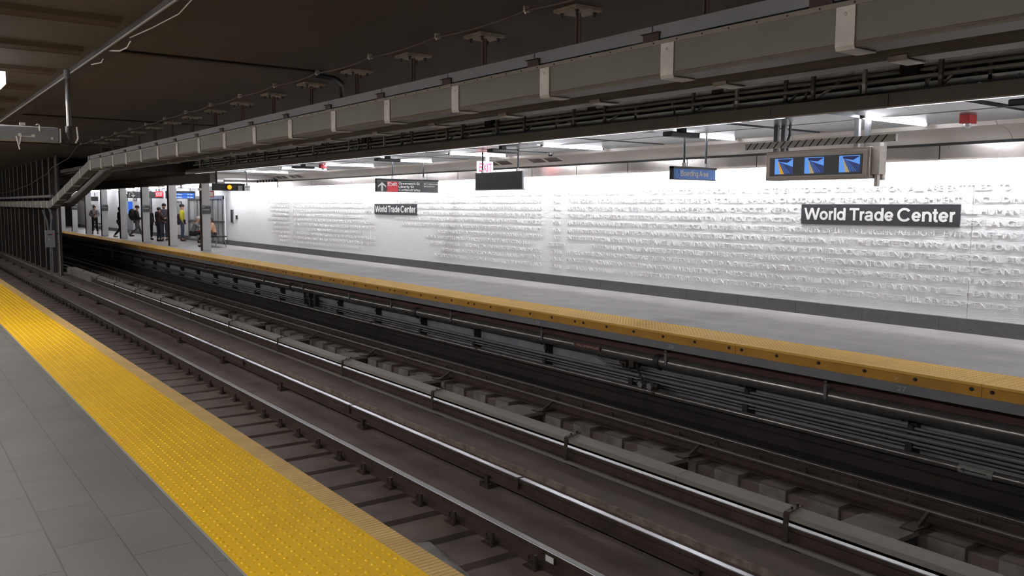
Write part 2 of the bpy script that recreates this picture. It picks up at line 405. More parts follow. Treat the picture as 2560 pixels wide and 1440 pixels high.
# curved soffit
prof = [(11.42, 2.86), (11.48, 2.80)]
for i in range(7):
    a = i / 6 * rad(80)
    prof.append((11.50 + .42 * sin(a), 2.80 - .16 * (1 - cos(a)) / (1 - cos(rad(80)))))
prof2 = prof + [(11.93, 2.65), (11.93, 2.9), (11.42, 2.9)]
yy = -6.9
while yy < 30:
    struct(MB().prism(prof2, yy + .003, min(31, yy + 3.04) - .003).build('trim_7', m_soffit, smooth=True), 'curved taupe soffit panel above the lettered wall'); yy += 3.04
# stainless strip above the wall
yy = -6.2
while yy < 37.5:
    o = MB().box(11.89, 11.91, yy + .006, yy + 1.54, 2.40, 2.60).build('trim_8', m_steel)
    struct(o, 'stainless steel panel over the top of the lettered wall')
    sc = MB()
    for a in (.12, 1.42): sc.ball((11.888, yy + a, 2.57), .008, 6, 4)
    sc.build('screw', m_lampbody, o)
    yy += 1.55
struct(MB().box(11.90, 12.5, Y0, Y1, 2.605, 2.635).box(11.912, 11.918, Y0, 37.5, 2.41, 2.61).build('trim_9', m_slot), 'dark closure and backing added to stop the cove light leaking')  # added to keep cove light from leaking upward and through the panel gaps

# lettered wall
mw = bpy.data.materials.new('lettered_wall_white'); mw.use_nodes = True
nt = mw.node_tree; N = nt.nodes; L = nt.links; p = N['Principled BSDF']
p.inputs['Base Color'].default_value = srgb('f0f0f1'); p.inputs['Roughness'].default_value = .8
g = N.new('ShaderNodeNewGeometry')
mp = N.new('ShaderNodeMapping'); mp.inputs['Scale'].default_value = (1, 8, 42); L.new(g.outputs['Position'], mp.inputs[0])
n1 = N.new('ShaderNodeTexNoise'); n1.inputs['Scale'].default_value = 1.6; n1.inputs['Detail'].default_value = 6; n1.inputs['Roughness'].default_value = .62
n1.inputs['Distortion'].default_value = .7
L.new(mp.outputs[0], n1.inputs['Vector'])
b = N.new('ShaderNodeBump'); b.inputs['Strength'].default_value = .65; b.inputs['Distance'].default_value = .02
L.new(n1.outputs['Fac'], b.inputs['Height']); L.new(b.outputs[0], p.inputs['Normal'])
wr = MB()
seams = [5.85 - 6.09 * 2 + 6.09 * k for k in range(0, 9)]
ys = [Y0] + [s for s in seams if Y0 < s < 37.5] + [37.9]
for a, b_ in zip(ys, ys[1:]): wr.box(12.2, 12.6, a + .003, b_ - .003, .2, 2.61)
wall = wr.build('wall_right', mw); struct(wall, 'white textured wall with raised lettering')
m_plain = mat('wall_plain_white', 'f0f0f2', .6)
struct(MB().box(12.2, 12.6, 37.9, Y1, .2, 2.9).build('wall_right_far', m_plain), 'plain white wall behind the columns')
struct(MB().box(12.05, 12.7, Y0, Y1, 2.7, 3.62).build('wall_upper', m_slot), 'wall above the far soffit, coloured dark as shade')  # dark colour stands for the shade behind the soffit
bb = MB()
yy = Y0
while yy < 66: bb.box(12.13, 12.6, yy + .003, yy + 1.197, -.05, .2); yy += 1.2
struct(bb.build('baseboard_right', m_base), 'dark grey granite baseboard')
struct(MB().box(-6.2, -6, Y0, Y1, -1.3, 3.8).build('wall_left', m_grey), 'wall behind the near platform')
struct(MB().box(-6.2, 12.7, Y1, Y1 + .2, -1.5, 3.8).build('wall_back', m_trough), 'dark tunnel end')
struct(MB().box(-6.2, 12.7, Y0 - .2, Y0, -1.5, 3.8).build('wall_front', m_ceil), 'wall behind the camera')

# raised lettering
rows = [
 (2.03, 'IN THE COURSE OF THE LAWFUL EXERCISE NO DISTINCTION SHALL BE MADE', 'ALL', 'HUMAN BEINGS ARE BORN FREE WITHOUT DISTINCTION AND AGAINST ANY INCITEMENT TO SUCH DISCRIMINATION  ALL ARE ENTITLED TO', 118),
 (1.862, 'NO ONE SHALL BE HELD IN SLAVERY OR SERVITUDE, SLAVERY AND THE SLAVE TRADE SHALL BE PROHIBITED IN', 'ALL', 'THEIR FORMS - NO ONE SHALL BE SUBJECTED TO TORTURE OR TO CRUEL, INHUMAN OR DEGRADING TREATMENT OR PUNISHMENT - INCLUDING', 120),
 (1.70, 'NOW THEREFORE THIS UNIVERSAL DECLARATION - AS A COMMON STANDARD OF ACHIEVEMENT FOR ALL PEOPLES AND', 'ALL', 'NATIONS TO THE END THAT EVERY INDIVIDUAL AND EVERY ORGAN OF SOCIETY, KEEPING THIS DECLARATION CONSTANTLY FOR ALL HUMAN BEINGS', 120),
 (1.54, 'AND SHOULD ACT TOWARDS ONE ANOTHER IN A SPIRIT OF BROTHERHOOD - EVERYONE IS ENTITLED TO', 'ALL', 'THE RIGHTS AND FREEDOMS SET FORTH IN THIS DECLARATION, WITHOUT DISTINCTION OF ANY KIND, SUCH AS RACE, COLOUR, SEX LANGUAGE,', 120),
 (1.38, 'FUNDAMENTAL HUMAN RIGHTS, IN THE DIGNITY AND WORTH OF THE HUMAN PERSON AND IN THE EQUAL RIGHTS OF', 'MEN', 'AND WOMEN AND HAVE DETERMINED TO PROMOTE SOCIAL PROGRESS AND BETTER STANDARDS OF LIFE IN LARGER FREEDOM   EVERYONE HAS THE', 120),
 (1.215, 'NO ONE SHALL BE DEPRIVED OF HIS NATIONALITY NOR DENIED THE RIGHT TO CHANGE HIS NATIONALITY', 'MEN', 'AND WOMEN OF FULL AGE, WITHOUT ANY LIMITATION DUE TO RACE, NATIONALITY OR RELIGION, HAVE THE RIGHT TO MARRY AND TO FOUND A', 120),
 (1.05, 'EVERYONE HAS DUTIES TO THE COMMUNITY - MOTHERHOOD AND CHILDHOOD', 'ARE', 'ENTITLED TO SPECIAL CARE AND ASSISTANCE. ALL CHILDREN, WHETHER BORN IN OR OUT OF WEDLOCK, SHALL ENJOY THE SAME SOCIAL PROTECTION', 120),
 (.89, 'WITHOUT ANY LIMITATION DUE TO RACE, NATIONALITY OR RELIGION, HAVE      ', 'CREATED', '          THE EQUAL AND INALIENABLE RIGHTS OF ALL MEMBERS OF THE HUMAN FAMILY IS THE FOUNDATION OF FREEDOM, JUSTICE AND PEACE', 120),
 (.73, 'EVERYONE, WITHOUT ANY DISCRIMINATION, HAS THE RIGHT TO EQUAL PAY FOR', 'EQUAL', 'WORK - EVERYONE WHO WORKS HAS THE RIGHT TO JUST AND FAVOURABLE REMUNERATION ENSURING FOR HIMSELF AND HIS FAMILY AN EXISTENCE', 120),
 (.565, 'AND TO SHARE IN SCIENTIFIC ADVANCEMENT - ALL ARE ENTITLED TO', 'EQUAL', 'PROTECTION AGAINST ANY DISCRIMINATION IN VIOLATION OF THIS DECLARATION - IN FULL EQUALITY TO A FAIR AND PUBLIC HEARING BY AN', 120),
 (.40, 'IN PERIODIC AND GENUINE ELECTIONS WHICH SHALL BE BY UNIVERSAL AND', 'EQUAL', 'SUFFRAGE AND SHALL BE HELD BY SECRET VOTE OR BY EQUIVALENT FREE VOTING PROCEDURES - DIRECTED TO THE FULL DEVELOPMENT OF THE HUMAN', 120),
]
mb = MB(); CH = .088
def wtext(s, y_start, width, z):
    # spaces at the front are real gaps
    lead = len(s) - len(s.lstrip()); pitch = width / max(1, len(s))
    s2 = s.strip()
    text(s2, pitch * len(s2), CH, (12.2, y_start - lead * pitch, z - CH / 2), FACE_TRACK, None, mb=mb, ext=.011, bold=0.0)
for z, a, mid, c, n in rows:
    pitch = .0745
    wtext(a, 15.52 + len(a) * pitch * .98, len(a) * pitch * .98, z)
    wm = len(mid) * .085; wtext(mid, 14.97 + wm / 2, wm, z)
    s3 = .079
    wtext(c, 14.6, len(c) * s3, z)
# second column further off and the lines beyond it
far = ['RIGHT TO FREEDOM OF THOUGHT', 'EDUCATION SHALL BE FREE', 'EVERYONE HAS THE RIGHT', 'RECOGNITION EVERYWHERE', 'LIFE, LIBERTY AND SECURITY', 'AN EFFECTIVE REMEDY', 'FREEDOM OF MOVEMENT', 'SEEK AND ENJOY ASYLUM', 'A NATIONALITY', 'OWN PROPERTY']
for i, s in enumerate(far):
    z = rows[i + 1][0]
    wtext('TO', 30.35, .2, z); wtext(s, 30.7 + len(s) * .085, len(s) * .085, z)
    s2 = rows[i + 1][3][:62]
    wtext(s2, 30.0, 6.2 if i % 3 else 5.4, z)
wl = mb.build('raised_lettering', mw, wall); wl['label'] = 'rows of raised white capital letters'

# ================================================================== NEAR PLATFORM EDGE
PL = 3.05
def tactile(width, n, ymax, rows_):
    mb = MB(); mb.box(0, width, .003, PL - .003, -.012, .0)
    px = width / rows_; ny = int(PL / px); py = PL / ny
    for i in range(rows_):
        for j in range(ny):
            cx = (i + .5) * px; cy = (j + .5) * py
            vs = []; m_ = 8
            for rr, zz in ((.0125, 0.), (.0095, .0035), (.0055, .005)):
                vs += [(cx + rr * cos(2 * pi * q / m_), cy + rr * sin(2 * pi * q / m_), zz) for q in range(m_)]
            fs = [(a * m_ + q, a * m_ + (q + 1) % m_, (a + 1) * m_ + (q + 1) % m_, (a + 1) * m_ + q) for a in range(2) for q in range(m_)] + [tuple(range(16, 24))]
            mb.add(vs, fs)
    return mb
JN = 4.65
t0 = tactile(.682, 11, 0, 11).build('tactile_panel', m_yellow, smooth=True, loc=(1.273, JN, .004))
tag(t0, 'long yellow tactile panel with raised domes on the near platform edge', 'tactile paving', 'yellow dome panels of the near platform edge')
for k in range(-3, 23):
    if k: o = t0.copy(); COL.objects.link(o); o.location = (1.273, JN + k * PL, .004)
# tan ribbed rubbing board
mb = MB(); mb.box(0, .133, .002, PL - .002, -.14, -.012)
nb = 94; pt = PL / nb
for i in range(nb): mb.box(.0, .133, i * pt + .005, (i + 1) * pt - .001, -.009, .006)
r0 = mb.build('edge_board', m_tan, loc=(1.955, JN + .14, .0)); 
gb_ = MB().box(.001, .132, .004, PL - .004, -.012, -.005).build('groove_shade', m_tangroove, r0)  # dark bed paints the shade down between the ribs
tag(r0, 'tan ribbed rubbing board between yellow domes and the near track', 'edge board', 'ribbed rubbing boards of the near platform edge')
for k in range(-3, 23):
    if k: copy_tree(r0, (1.955, JN + .14 + k * PL, 0))
tag(MB().box(1.262, 1.272, Y0 + .02, Y1, -.01, .004).build('edging_strip', m_lampbody), 'thin metal edging strip between grey tiles and yellow domes', 'edging strip')
struct(MB().box(1.3, 1.98, Y0, Y1, -1.3, -.14).build('wall_near_base', m_bed), 'wall under the near platform edge')

# ================================================================== FAR PLATFORM EDGE
JF = 3.98
t1 = MB()
src = tactile(.60, 10, 0, 10)
t1.v = src.v; t1.f = src.f
tf = t1.build('tactile_panel', m_yellow_f, smooth=True, loc=(8.75, JF, .004))
tag(tf, 'yellow dome panel on the far platform edge', 'tactile paving', 'yellow dome panels of the far platform edge')
for k in range(-3, 23):
    if k: o = tf.copy(); COL.objects.link(o); o.location = (8.75, JF + k * PL, .004)
# front board with lip
fb = empty('fascia_board', (8.67, JF, 0))
tag(fb, 'ochre front board with bolts below the far yellow edge', 'edge board', 'ochre bolted front boards of the far platform')
MB().prism([(0, 0), (.08, .004), (.08, -.02), (.012, -.022), (.0, -.028)], .003, PL - .003).build('lip', m_yellow_f, fb)
MB().prism([(.012, -.022), (.08, -.02), (.08, -.14), (.022, -.14), (.022, -.028)], .003, PL - .003).build('board', m_ochre, fb)
for i, yb in enumerate((.1, .68, 1.26, 1.84, 2.42, 2.95)):
    bo = empty('bolt', (.02, yb, -.07)); bo.parent = fb
    b1 = MB().prism([(.024 * cos(a), .02 * sin(a)) for a in [2 * pi * q / 12 for q in range(12)]], -.004, .0, axis='x').build('recess', m_ochre_dark, bo)
    MB().prism([(.004 + .012 * cos(a), .012 * sin(a)) for a in [2 * pi * q / 6 for q in range(6)]], -.012, -.003, axis='x').build('bolt_head', m_clip, bo)
for k in range(-3, 22):
    if k: copy_tree(fb, (8.67, JF + k * PL, 0))
# beam below, in lengths, with chalk marks
struct(MB().box(8.705, 9.35, Y0, Y1, -.25, -.14).box(8.75, 9.35, Y0, Y1, -.14, -.012).build('trim_10', m_beam), 'grey beam under the far platform edge')
m_chalk = mat('chalk', 'c9c9c9', .9)
for s, yy in (('27', 4.86), ('28', 8.2), ('29', 11.2)):
    o = text(s, .1, .055, (8.704, yy, -.222), FACE_TRACK, m_chalk, 'chalk_mark', bold=-.02)
    tag(o, ['chalk mark 27 on the grey beam at right under the far platform edge', 'faint chalk mark 28 on the grey beam below the middle of the far platform edge', 'leftmost chalk mark 29 on the grey beam under the far platform edge'][int(s) - 27], 'chalk mark')
o = text('7-', .09, .04, (8.691, 4.9, -.115), FACE_TRACK, m_chalk, 'chalk_mark', bold=-.025)
tag(o, 'small faint chalk figure on the ochre board above chalk 27', 'chalk mark')
# red steel channel, wall, posts
struct(MB().box(9.0, 9.35, Y0, Y1, -.44, -.25).box(8.94, 9.0, Y0, Y1, -.27, -.25).box(8.94, 9.0, Y0, Y1, -.44, -.42).build('trim_11', m_redsteel), 'dark red steel channel under the platform overhang')
struct(MB().box(9.2, 9.35, Y0, Y1, -1.5, -.44).build('wall_platform', m_block), 'blue grey wall under the far platform')
posts = [-3.2, -1.0, 2.9, 4.89, 7.13, 9.28, 11.4, 13.6, 15.64, 17.7, 19.76, 21.6] + [23.6 + 2.05 * i for i in range(20)]
po = empty('wall_post', (9.14, posts[0], 0))
tag(po, 'dark steel post standing against the wall under the far platform', 'post', 'steel posts against the under-platform wall')
MB().box(-.04, .06, -.05, -.038, -1.23, -.44).box(-.04, .06, .038, .05, -1.23, -.44).box(.0, .012, -.05, .05, -1.23, -.44).build('web', m_dark, po)
MB().box(-.1, -.04, -.04, .04, -.97, -.86).box(-.08, -.04, -.03, .03, -.72, -.66).build('cable_cleat', m_dark, po)
MB().box(-.09, -.04, .09, .12, -.64, -.56).tube([(-.06, .05, -.6), (-.06, .15, -.6)], .008, 6).build('side_hook', m_dark, po)
for yy in posts[1:]: copy_tree(po, (9.14, yy, 0))
# big fire main
fm = empty('fire_main', (8.97, 0, -.5))
tag(fm, 'large galvanised fire pipe running under the far platform edge', 'pipe')
MB().tube([(0, Y0, 0), (0, Y1, 0)], .088, 20).build('pipe', m_pipe, fm, smooth=True)
for yy in (-3, 1.2, 8.61, 15.59, 22.4, 29.4, 36.4, 43.4):
    MB().tube([(0, yy - .05, 0), (0, yy + .05, 0)], .105, 20).tube([(.0, yy - .03, -.1), (.0, yy + .03, -.1)], .03, 8).build('coupling', m_dark, fm, smooth=True)
hy = [-2.4, .3, 3.0, 5.84, 7.21 + 1.2, 11.26, 14.14, 16.6, 18.7, 21.5, 24.4, 27.3, 30.1, 33, 36, 39, 42, 45]
hg = empty('pipe_hanger', (8.97, hy[0], -.5))
tag(hg, 'steel strap hanger holding the fire pipe under the far platform', 'hanger', 'strap hangers of the fire pipe')
MB().box(-.1, -.092, -.02, .02, -.02, .2).ring((0, 0, 0), .094, .006, 'y', 16, 6).build('strap', m_conduit, hg)
MB().tube([(-.11, 0, .17), (-.0, 0, .17)], .012, 6).build('bolt', m_clip, hg)
for yy in hy[1:]: copy_tree(hg, (8.97, yy, -.5))
# conduits
cz = [(9.1, -.70, .018), (9.1, -.745, .018), (9.08, -.80, .028), (9.09, -.86, .02), (9.07, -.90, .012)]
for i, (x, z, r) in enumerate(cz):
    mb = MB()
    a, b_ = (Y0, Y1)
    if i < 2: b_ = 9.9
    pts = [(x, a, z), (x, b_, z)]
    if i == 0: pts = [(x, a, z), (x, 9.95, z), (x - .02, 10.2, z + .08)]
    o = mb.tube(pts, r, 8).build('conduit', m_conduit, smooth=True)
    tag(o, ['grey conduit on the under-platform wall, topmost of the bundle', 'grey conduit on the under-platform wall, second from the top of the bundle',
            'thickest grey conduit in the bundle on the under-platform wall', 'thin grey conduit just under the thickest one on the under-platform wall',
            'thinnest conduit, lowest of the bundle on the under-platform wall'][i], 'conduit', 'conduits on the under-platform wall')
tk = empty('low_pipe', (8.88, 0, -.95)); tag(tk, 'long pale-topped pipe at the foot of the under-platform wall', 'pipe')
MB().tube([(0, Y0, 0), (0, Y1, 0)], .045, 12).build('pipe', m_pipe, tk, smooth=True)
for yy in (1.0, 8.6, 13.2, 17.5, 23, 30): MB().tube([(0, yy - .03, 0), (0, yy + .03, 0)], .055, 12).build('coupling', m_clip, tk)
# sleeve label
sl = MB().tube([(8.88, 3.9, -.95), (8.88, 4.24, -.95)], .05, 12).build('pipe_label', mat('label_grey', '8a8a88', .6))
tag(sl, 'grey wrap label with an arrow on the low pipe at right', 'label')
MB().add([(8.826, 4.22, -.945), (8.826, 4.17, -.925), (8.826, 4.17, -.938), (8.826, 3.95, -.938), (8.826, 3.95, -.952), (8.826, 4.17, -.952), (8.826, 4.17, -.965)], [(0, 1, 2, 3, 4, 5, 6)]).build('arrow', m_signblack, sl)
# sprinkler arrow label
lb = MB().prism([(10.42, -.47), (10.36, -.435), (9.78, -.435), (9.78, -.505), (10.36, -.505)], 8.868, 8.876, axis='x').build('pipe_label', mat('label_red', '5a2a24', .6))
tag(lb, 'dark red arrow label reading fire sprinkler on the fire pipe', 'label')
text('FIRE SPRINKLER', .52, .036, (8.867, 10.33, -.488), FACE_TRACK, mat('label_text', 'a29a92', .6), 'lettering', lb)
# valve assembly
vv = empty('drain_valve', (8.95, 8.9, -.6)); tag(vv, 'drain valve with angled pipe and two end caps below the fire pipe', 'valve')
MB().tube([(0, .15, .0), (.02, .14, -.12), (.0, .0, -.26)], .018, 8).tube([(0, .55, .02), (0, .45, -.1), (.02, .3, -.1)], .014, 8).build('drain_pipe', m_dark, vv, smooth=True)
MB().cbox((-.02, .38, -.03), (.09, .12, .07)).cbox((-.02, .22, .0), (.08, .09, .1)).tube([(-.1, .38, -.03), (-.02, .38, -.03)], .022, 8).build('valve_body', m_clip, vv)
for yy in (-.05, -.24):
    c = MB().tube([(-.14, yy, -.26), (-.02, yy, -.25)], [.052, .052], 6).build('end_cap', m_tray, vv)
MB().tube([(-.06, -.36, -.25), (-.06, .06, -.25)], .045, 10).build('manifold', m_dark, vv)
jb = empty('junction_box', (8.99, 21.2, -.6)); tag(jb, 'small dark valve box on a bracket below the fire pipe at mid platform', 'junction box')
MB().cbox((0, .1, .02), (.14, .2, .16)).cbox((0, .0, -.2), (.12, .1, .25)).build('box', m_dark, jb)
MB().box(-.05, .05, -.35, -.25, -.3, .08).box(-.05, .05, .35, .42, -.3, .02).box(-.03, .03, -.3, .4, -.14, -.1).build('bracket', m_dark, jb)
vp = MB().tube([(8.98, 45.5, -.1), (8.98, 45.5, -.95)], .09, 12).build('drain_pipe', m_conduit, smooth=True)
tag(vp, 'short vertical drain pipe on the far platform base at left', 'pipe')

# ================================================================== TRACKS
def rail_parts(e, top=.0, w=.036, h=.155, third=False):
    mt_ = m_railtop if third else m_railtop_b
    if not third:
        prof = [(-.07, -h), (.07, -h), (.07, -h + .012), (.012, -h + .03), (.009, -.045), (w, -.032), (w, -.006), (-w, -.006), (-w, -.032), (-.009, -.045), (-.012, -h + .03), (-.07, -h + .012)]
    else:
        prof = [(-.06, -h), (.06, -h), (.06, -h + .02), (.02, -h + .035), (.018, -.05), (.04, -.035), (.04, -.006), (-.04, -.006), (-.04, -.035), (-.018, -.05), (-.02, -h + .035), (-.06, -h + .02)]
    MB().prism(prof, Y0, Y1).build('rail_body', m_rail, e)
    ww = w - .004 if not third else .034
    MB().prism([(-ww - .002, -.012), (-ww, -.002), (-ww + .008, .0), (ww - .008, .0), (ww, -.002), (ww + .002, -.012)], Y0, Y1).build('rail_head', mt_, e)['label'] = 'polished running surface'
for x, lb_ in ((2.71, 'running rail of the near track hidden beside the near platform edge'), (4.19, 'rusty running rail of the near track with bolts and ring clips'),
               (6.55, 'running rail of the far track hidden behind the cover board'), (8.01, 'farthest running rail, close to the far platform wall')):
    e = empty('running_rail', (x, 0, -1.03)); tag(e, lb_, 'rail', 'running rails of the two tracks'); rail_parts(e)
    MB().tube([(-.031, Y0, -.004), (-.031, Y1, -.004)], .0035, 6).build('polished_edge', m_railtop, e)
e = empty('guard_rail', (7.66, 0, -1.05)); tag(e, 'dull unpolished guard rail beside the farthest running rail', 'rail')
MB().prism([(-.07, -.14), (.07, -.14), (.07, -.13), (.012, -.11), (.01, -.045), (.034, -.032), (.034, -.004), (.028, 0), (-.028, 0), (-.034, -.004), (-.034, -.032), (-.01, -.045), (-.012, -.11), (-.07, -.13)], Y0, Y1).build('rail_body', m_rail, e)
MB().box(-.037, -.02, Y0, Y1, -.006, .002).build('worn_edge', m_board, e)
e = empty('third_rail', (4.96, 0, -.955)); tag(e, 'uncovered third rail of the near track on its insulators', 'third rail'); rail_parts(e, h=.14, third=True)
iy = [4.25 + 2.84 * k for k in range(-4, 22)]
for yy in iy:
    MB().box(-.05, .05, yy - .05, yy + .05, -.215, -.14).box(-.11, -.05, yy - .08, yy + .08, -.215, -.17).box(-.085, -.05, yy - .03, yy + .03, -.17, -.09).build('insulator', m_clip, e)
# joint marks
for yy in (3.0, 6.6, 10.4, 14.6, 19.2):
    MB().box(-.05, .05, yy - .02, yy + .02, -.1, .001).build('joint_bar', m_rail, e)
e3 = empty('third_rail', (5.99, 0, -.92)); tag(e3, 'third rail of the far track shining beneath its cover board', 'third rail'); rail_parts(e3, h=.155, third=True)
MB().box(-.09, -.06, Y0, Y1, -.16, -.13).build('base_angle', m_board, e3)
by = [4.2 + 2.84 * k for k in range(-3, 12)]
for yy in by: MB().box(-.06, .06, yy - .05, yy + .05, -.3, -.155).build('insulator', m_clip, e3)
# cover board in lengths
YC1 = 33.5
yy = by[0] - 1.4; i = 0
cb0 = MB().prism([(5.915, -.852), (5.92, -.808), (6.09, -.788), (6.09, -.80), (5.935, -.82), (5.93, -.852)], .003, 5.68 - .003).build('cover_board', m_board, loc=(0, by[0] - 1.6, 0))
tag(cb0, 'grey cover board over the third rail between the tracks', 'cover board', 'cover boards over the middle third rail')
for k in range(1, 7): o = cb0.copy(); COL.objects.link(o); o.location = (0, by[0] - 1.6 + 5.68 * k, 0)
br = empty('board_bracket', (5.92, by[0], -.8))
tag(br, 'flat steel bracket hooked over the third rail cover board', 'bracket', 'brackets of the third rail cover board')
MB().prism([(-.02, -.26), (-.012, -.26), (-.012, -.005), (.0, .006), (.18, .03), (.18, .038), (-.004, .014), (-.02, .0)], -.025, .025).build('strap', m_clip, br)
MB().tube([(.14, 0, .03), (.14, 0, .055)], .012, 6).tube([(.06, 0, .02), (.06, 0, .045)], .01, 6).build('bolt', m_dark, br)
for yy in by[1:]: copy_tree(br, (5.92, yy, -.8))
# end box of third rail by the pillars
o = MB().box(5.9, 6.2, 33.6, 38.5, -1.06, -.82).build('end_housing', m_board)
tag(o, 'pale box closing the end of the cover board beside the dark pillars', 'rail end box')
# near track ties with fasteners
def tie(name, x0, x1, wdt, ztop, zbot, m, fx, side):
    e = empty(name, (0, 0, 0))
    MB().prism([(-wdt / 2, zbot), (wdt / 2, zbot), (wdt / 2 - .01, ztop), (-wdt / 2 + .01, ztop)], x0, x1, axis='x').build('block', m, e)
    MB().box(fx - .15, fx + .15, -.08, .08, ztop, ztop + .012).box(fx + side * .07, fx + side * .12, -.06, .06, ztop + .01, ztop + .03).build('tie_plate', m_clip, e)
    MB().tube([(fx + side * .115, -.05, ztop), (fx + side * .115, -.05, ztop + .12)], .017, 8).tube([(fx + side * .115, -.05, ztop + .03), (fx + side * .115, -.05, ztop + .05)], .022, 6).build('bolt', m_clip, e)
    MB().ring((fx + side * .09, .04, ztop + .05), .040, .011, 'x', 10, 5, rad(-60), rad(250)).build('ring_clip', m_clip, e)
    return e
tn = tie('track_tie', 3.30, 4.50, .50, -1.185, -1.24, m_tie, 4.19, -1)
tag(tn, 'concrete half tie under the visible near track rail', 'tie', 'concrete ties of the near track')
ty = [5.87 - .605 * 8 + .605 * k for k in range(0, 76)]
tn.location = (0, ty[0], 0)
for yy in ty[1:]: copy_tree(tn, (0, yy, 0))
struct(MB().box(2.3, 3.1, Y0, Y1, -1.24, -1.19).build('floor_bench', m_bed), 'concrete bench below the near rail')
# far track half ties
tf_ = tie('track_tie', 7.40, 8.32, .36, -1.185, -1.42, m_tie, 8.01, -1)
MB().box(7.388, 7.40, -.165, .165, -1.40, -1.20).build('end_face', m_tieface, tf_)['label'] = 'pale end face'
tag(tf_, 'pale faced concrete half tie under the farthest rail', 'tie', 'concrete ties of the far track')
fy = [3.0 + .61 * k for k in range(-9, 72)]
tf_.location = (0, fy[0], 0)
for yy in fy[1:]: copy_tree(tf_, (0, yy, 0))
lt = empty('cross_tie', (0, 0, 0))
tag(lt, 'long flat tie bridging the trough of the far track', 'tie', 'long ties bridging the far track trough')
MB().box(6.7, 7.38, .0, .55, -1.21, -1.165).build('plank', m_tieplank, lt)
MB().box(6.7, 7.38, .01, .54, -1.42, -1.212).build('void_shade', m_trough, lt)  # dark block puts the shade of the void below the plank into colour
MB().prism([(7.38, -1.165), (7.5, -1.165), (7.62, -1.06), (7.6, -1.05)], .03, .06).box(7.3, 7.6, .0, .14, -1.165, -1.15).build('brace', m_clip, lt)
lys = [3.85 + 2.74 * k for k in range(-3, 12)]
lt.location = (0, lys[0], 0)
for yy in lys[1:]: copy_tree(lt, (0, yy, 0))
# rubble block at near edge and tag on rail
o = MB().add([(3.22, 5.36, -1.19), (3.60, 5.42, -1.19), (3.66, 6.12, -1.19), (3.26, 6.22, -1.19), (3.25, 5.44, -1.12), (3.5, 5.50, -1.13), (3.58, 6.03, -1.10), (3.3, 6.12, -1.09)],
             [(0, 1, 2, 3), (4, 5, 6, 7), (0, 1, 5, 4), (1, 2, 6, 5), (2, 3, 7, 6), (3, 0, 4, 7)]).build('concrete_block', m_tieface, bevel=.015)
tag(o, 'broken pale concrete block beside the near track at the platform edge', 'concrete block')
o = MB().box(4.155, 4.159, 5.09, 5.19, -1.118, -1.068).build('rail_tag', m_white); tag(o, 'small white tag stuck on the side of the near running rail', 'tag')

# ================================================================== DUCT BETWEEN TRACKS
du = empty('cable_duct', (5.2, 0, 2.77)); tag(du, 'long grey cable duct with pale straps hung between the two tracks', 'duct')
H = .27
def duct_profile(): return [(0, .02), (.012, 0), (.24, 0), (.24, H), (0, H)]
def sweep(prof, path):
    """prof (x,z) swept along path of (y,z)"""
    mb = MB(); rings = []
    n = len(prof)
    for i, (y, z) in enumerate(path):
        if i == 0: t = Vector((path[1][0] - y, path[1][1] - z))
        elif i == len(path) - 1: t = Vector((y - path[i - 1][0], z - path[i - 1][1]))
        else:
            t1 = Vector((y - path[i - 1][0], z - path[i - 1][1])).normalized(); t2 = Vector((path[i + 1][0] - y, path[i + 1][1] - z)).normalized(); t = t1 + t2
        t.normalize(); nn = Vector((-t.y, t.x))
        c = 1
        rings.append([(a, y + nn.x * b, z + nn.y * b) for a, b in prof])
    vs = [v for r in rings for v in r]; fs = []
    for i in range(len(path) - 1):
        for k in range(n): fs.append((i * n + k, i * n + (k + 1) % n, (i + 1) * n + (k + 1) % n, (i + 1) * n + k))
    fs += [tuple(range(n))[::-1], tuple(range((len(path) - 1) * n, len(path) * n))]
    return mb.add(vs, fs)
path = [(Y0, 0), (29.4, 0), (37.2, -1.2), (70, -1.2)]
sweep([(0, .02), (.012, 0), (.27, 0), (.27, H), (0, H)], path).build('duct_body', m_duct, du)
sweep([(-.004, .035), (-.012, .028), (-.004, .018), (.004, .02)], path[:2]).build('lower_seam', m_ductseam, du)
sweep([(-.006, H), (-.006, H + .035), (.01, H + .035), (.01, H)], path[:2]).build('top_flange', m_ductseam, du)
sc = MB(); yy = -5
while yy < 18: sc.ball((-.008, yy, H + .017), .007, 6, 4); yy += .26
sc.build('flange_screws', m_dark, du)['kind'] = 'stuff'
sy = [3.38 + 1.6 * k for k in range(-5, 17)]
st = empty('strap', (0, sy[0], 0)); st.parent = du
MB().prism([(-.012, H + .0), (-.012, .012), (.0, -.014), (.25, -.014), (.262, .0), (.266, .01), (.25, -.006), (.002, -.006), (-.004, .014), (-.004, H)], -.07, .07).build('band', m_duct_end, st)
MB().ball((-.014, .0, H - .05), (.004, .012, .012), 8, 4).build('rivet', m_lampbody, st)
for yy in sy[1:]: copy_tree(st, (0, yy, 0), du)
# straps on the bend and low run
for (ya, za) in [(30.7, -.2), (32.2, -.43), (33.7, -.66), (35.2, -.9), (36.5, -1.09)]:
    o = copy_tree(st, (0, ya, za), du); o.rotation_euler = (rad(-8.7), 0, 0)
for k in range(14): copy_tree(st, (0, 37.9 + 1.55 * k, -1.2), du)
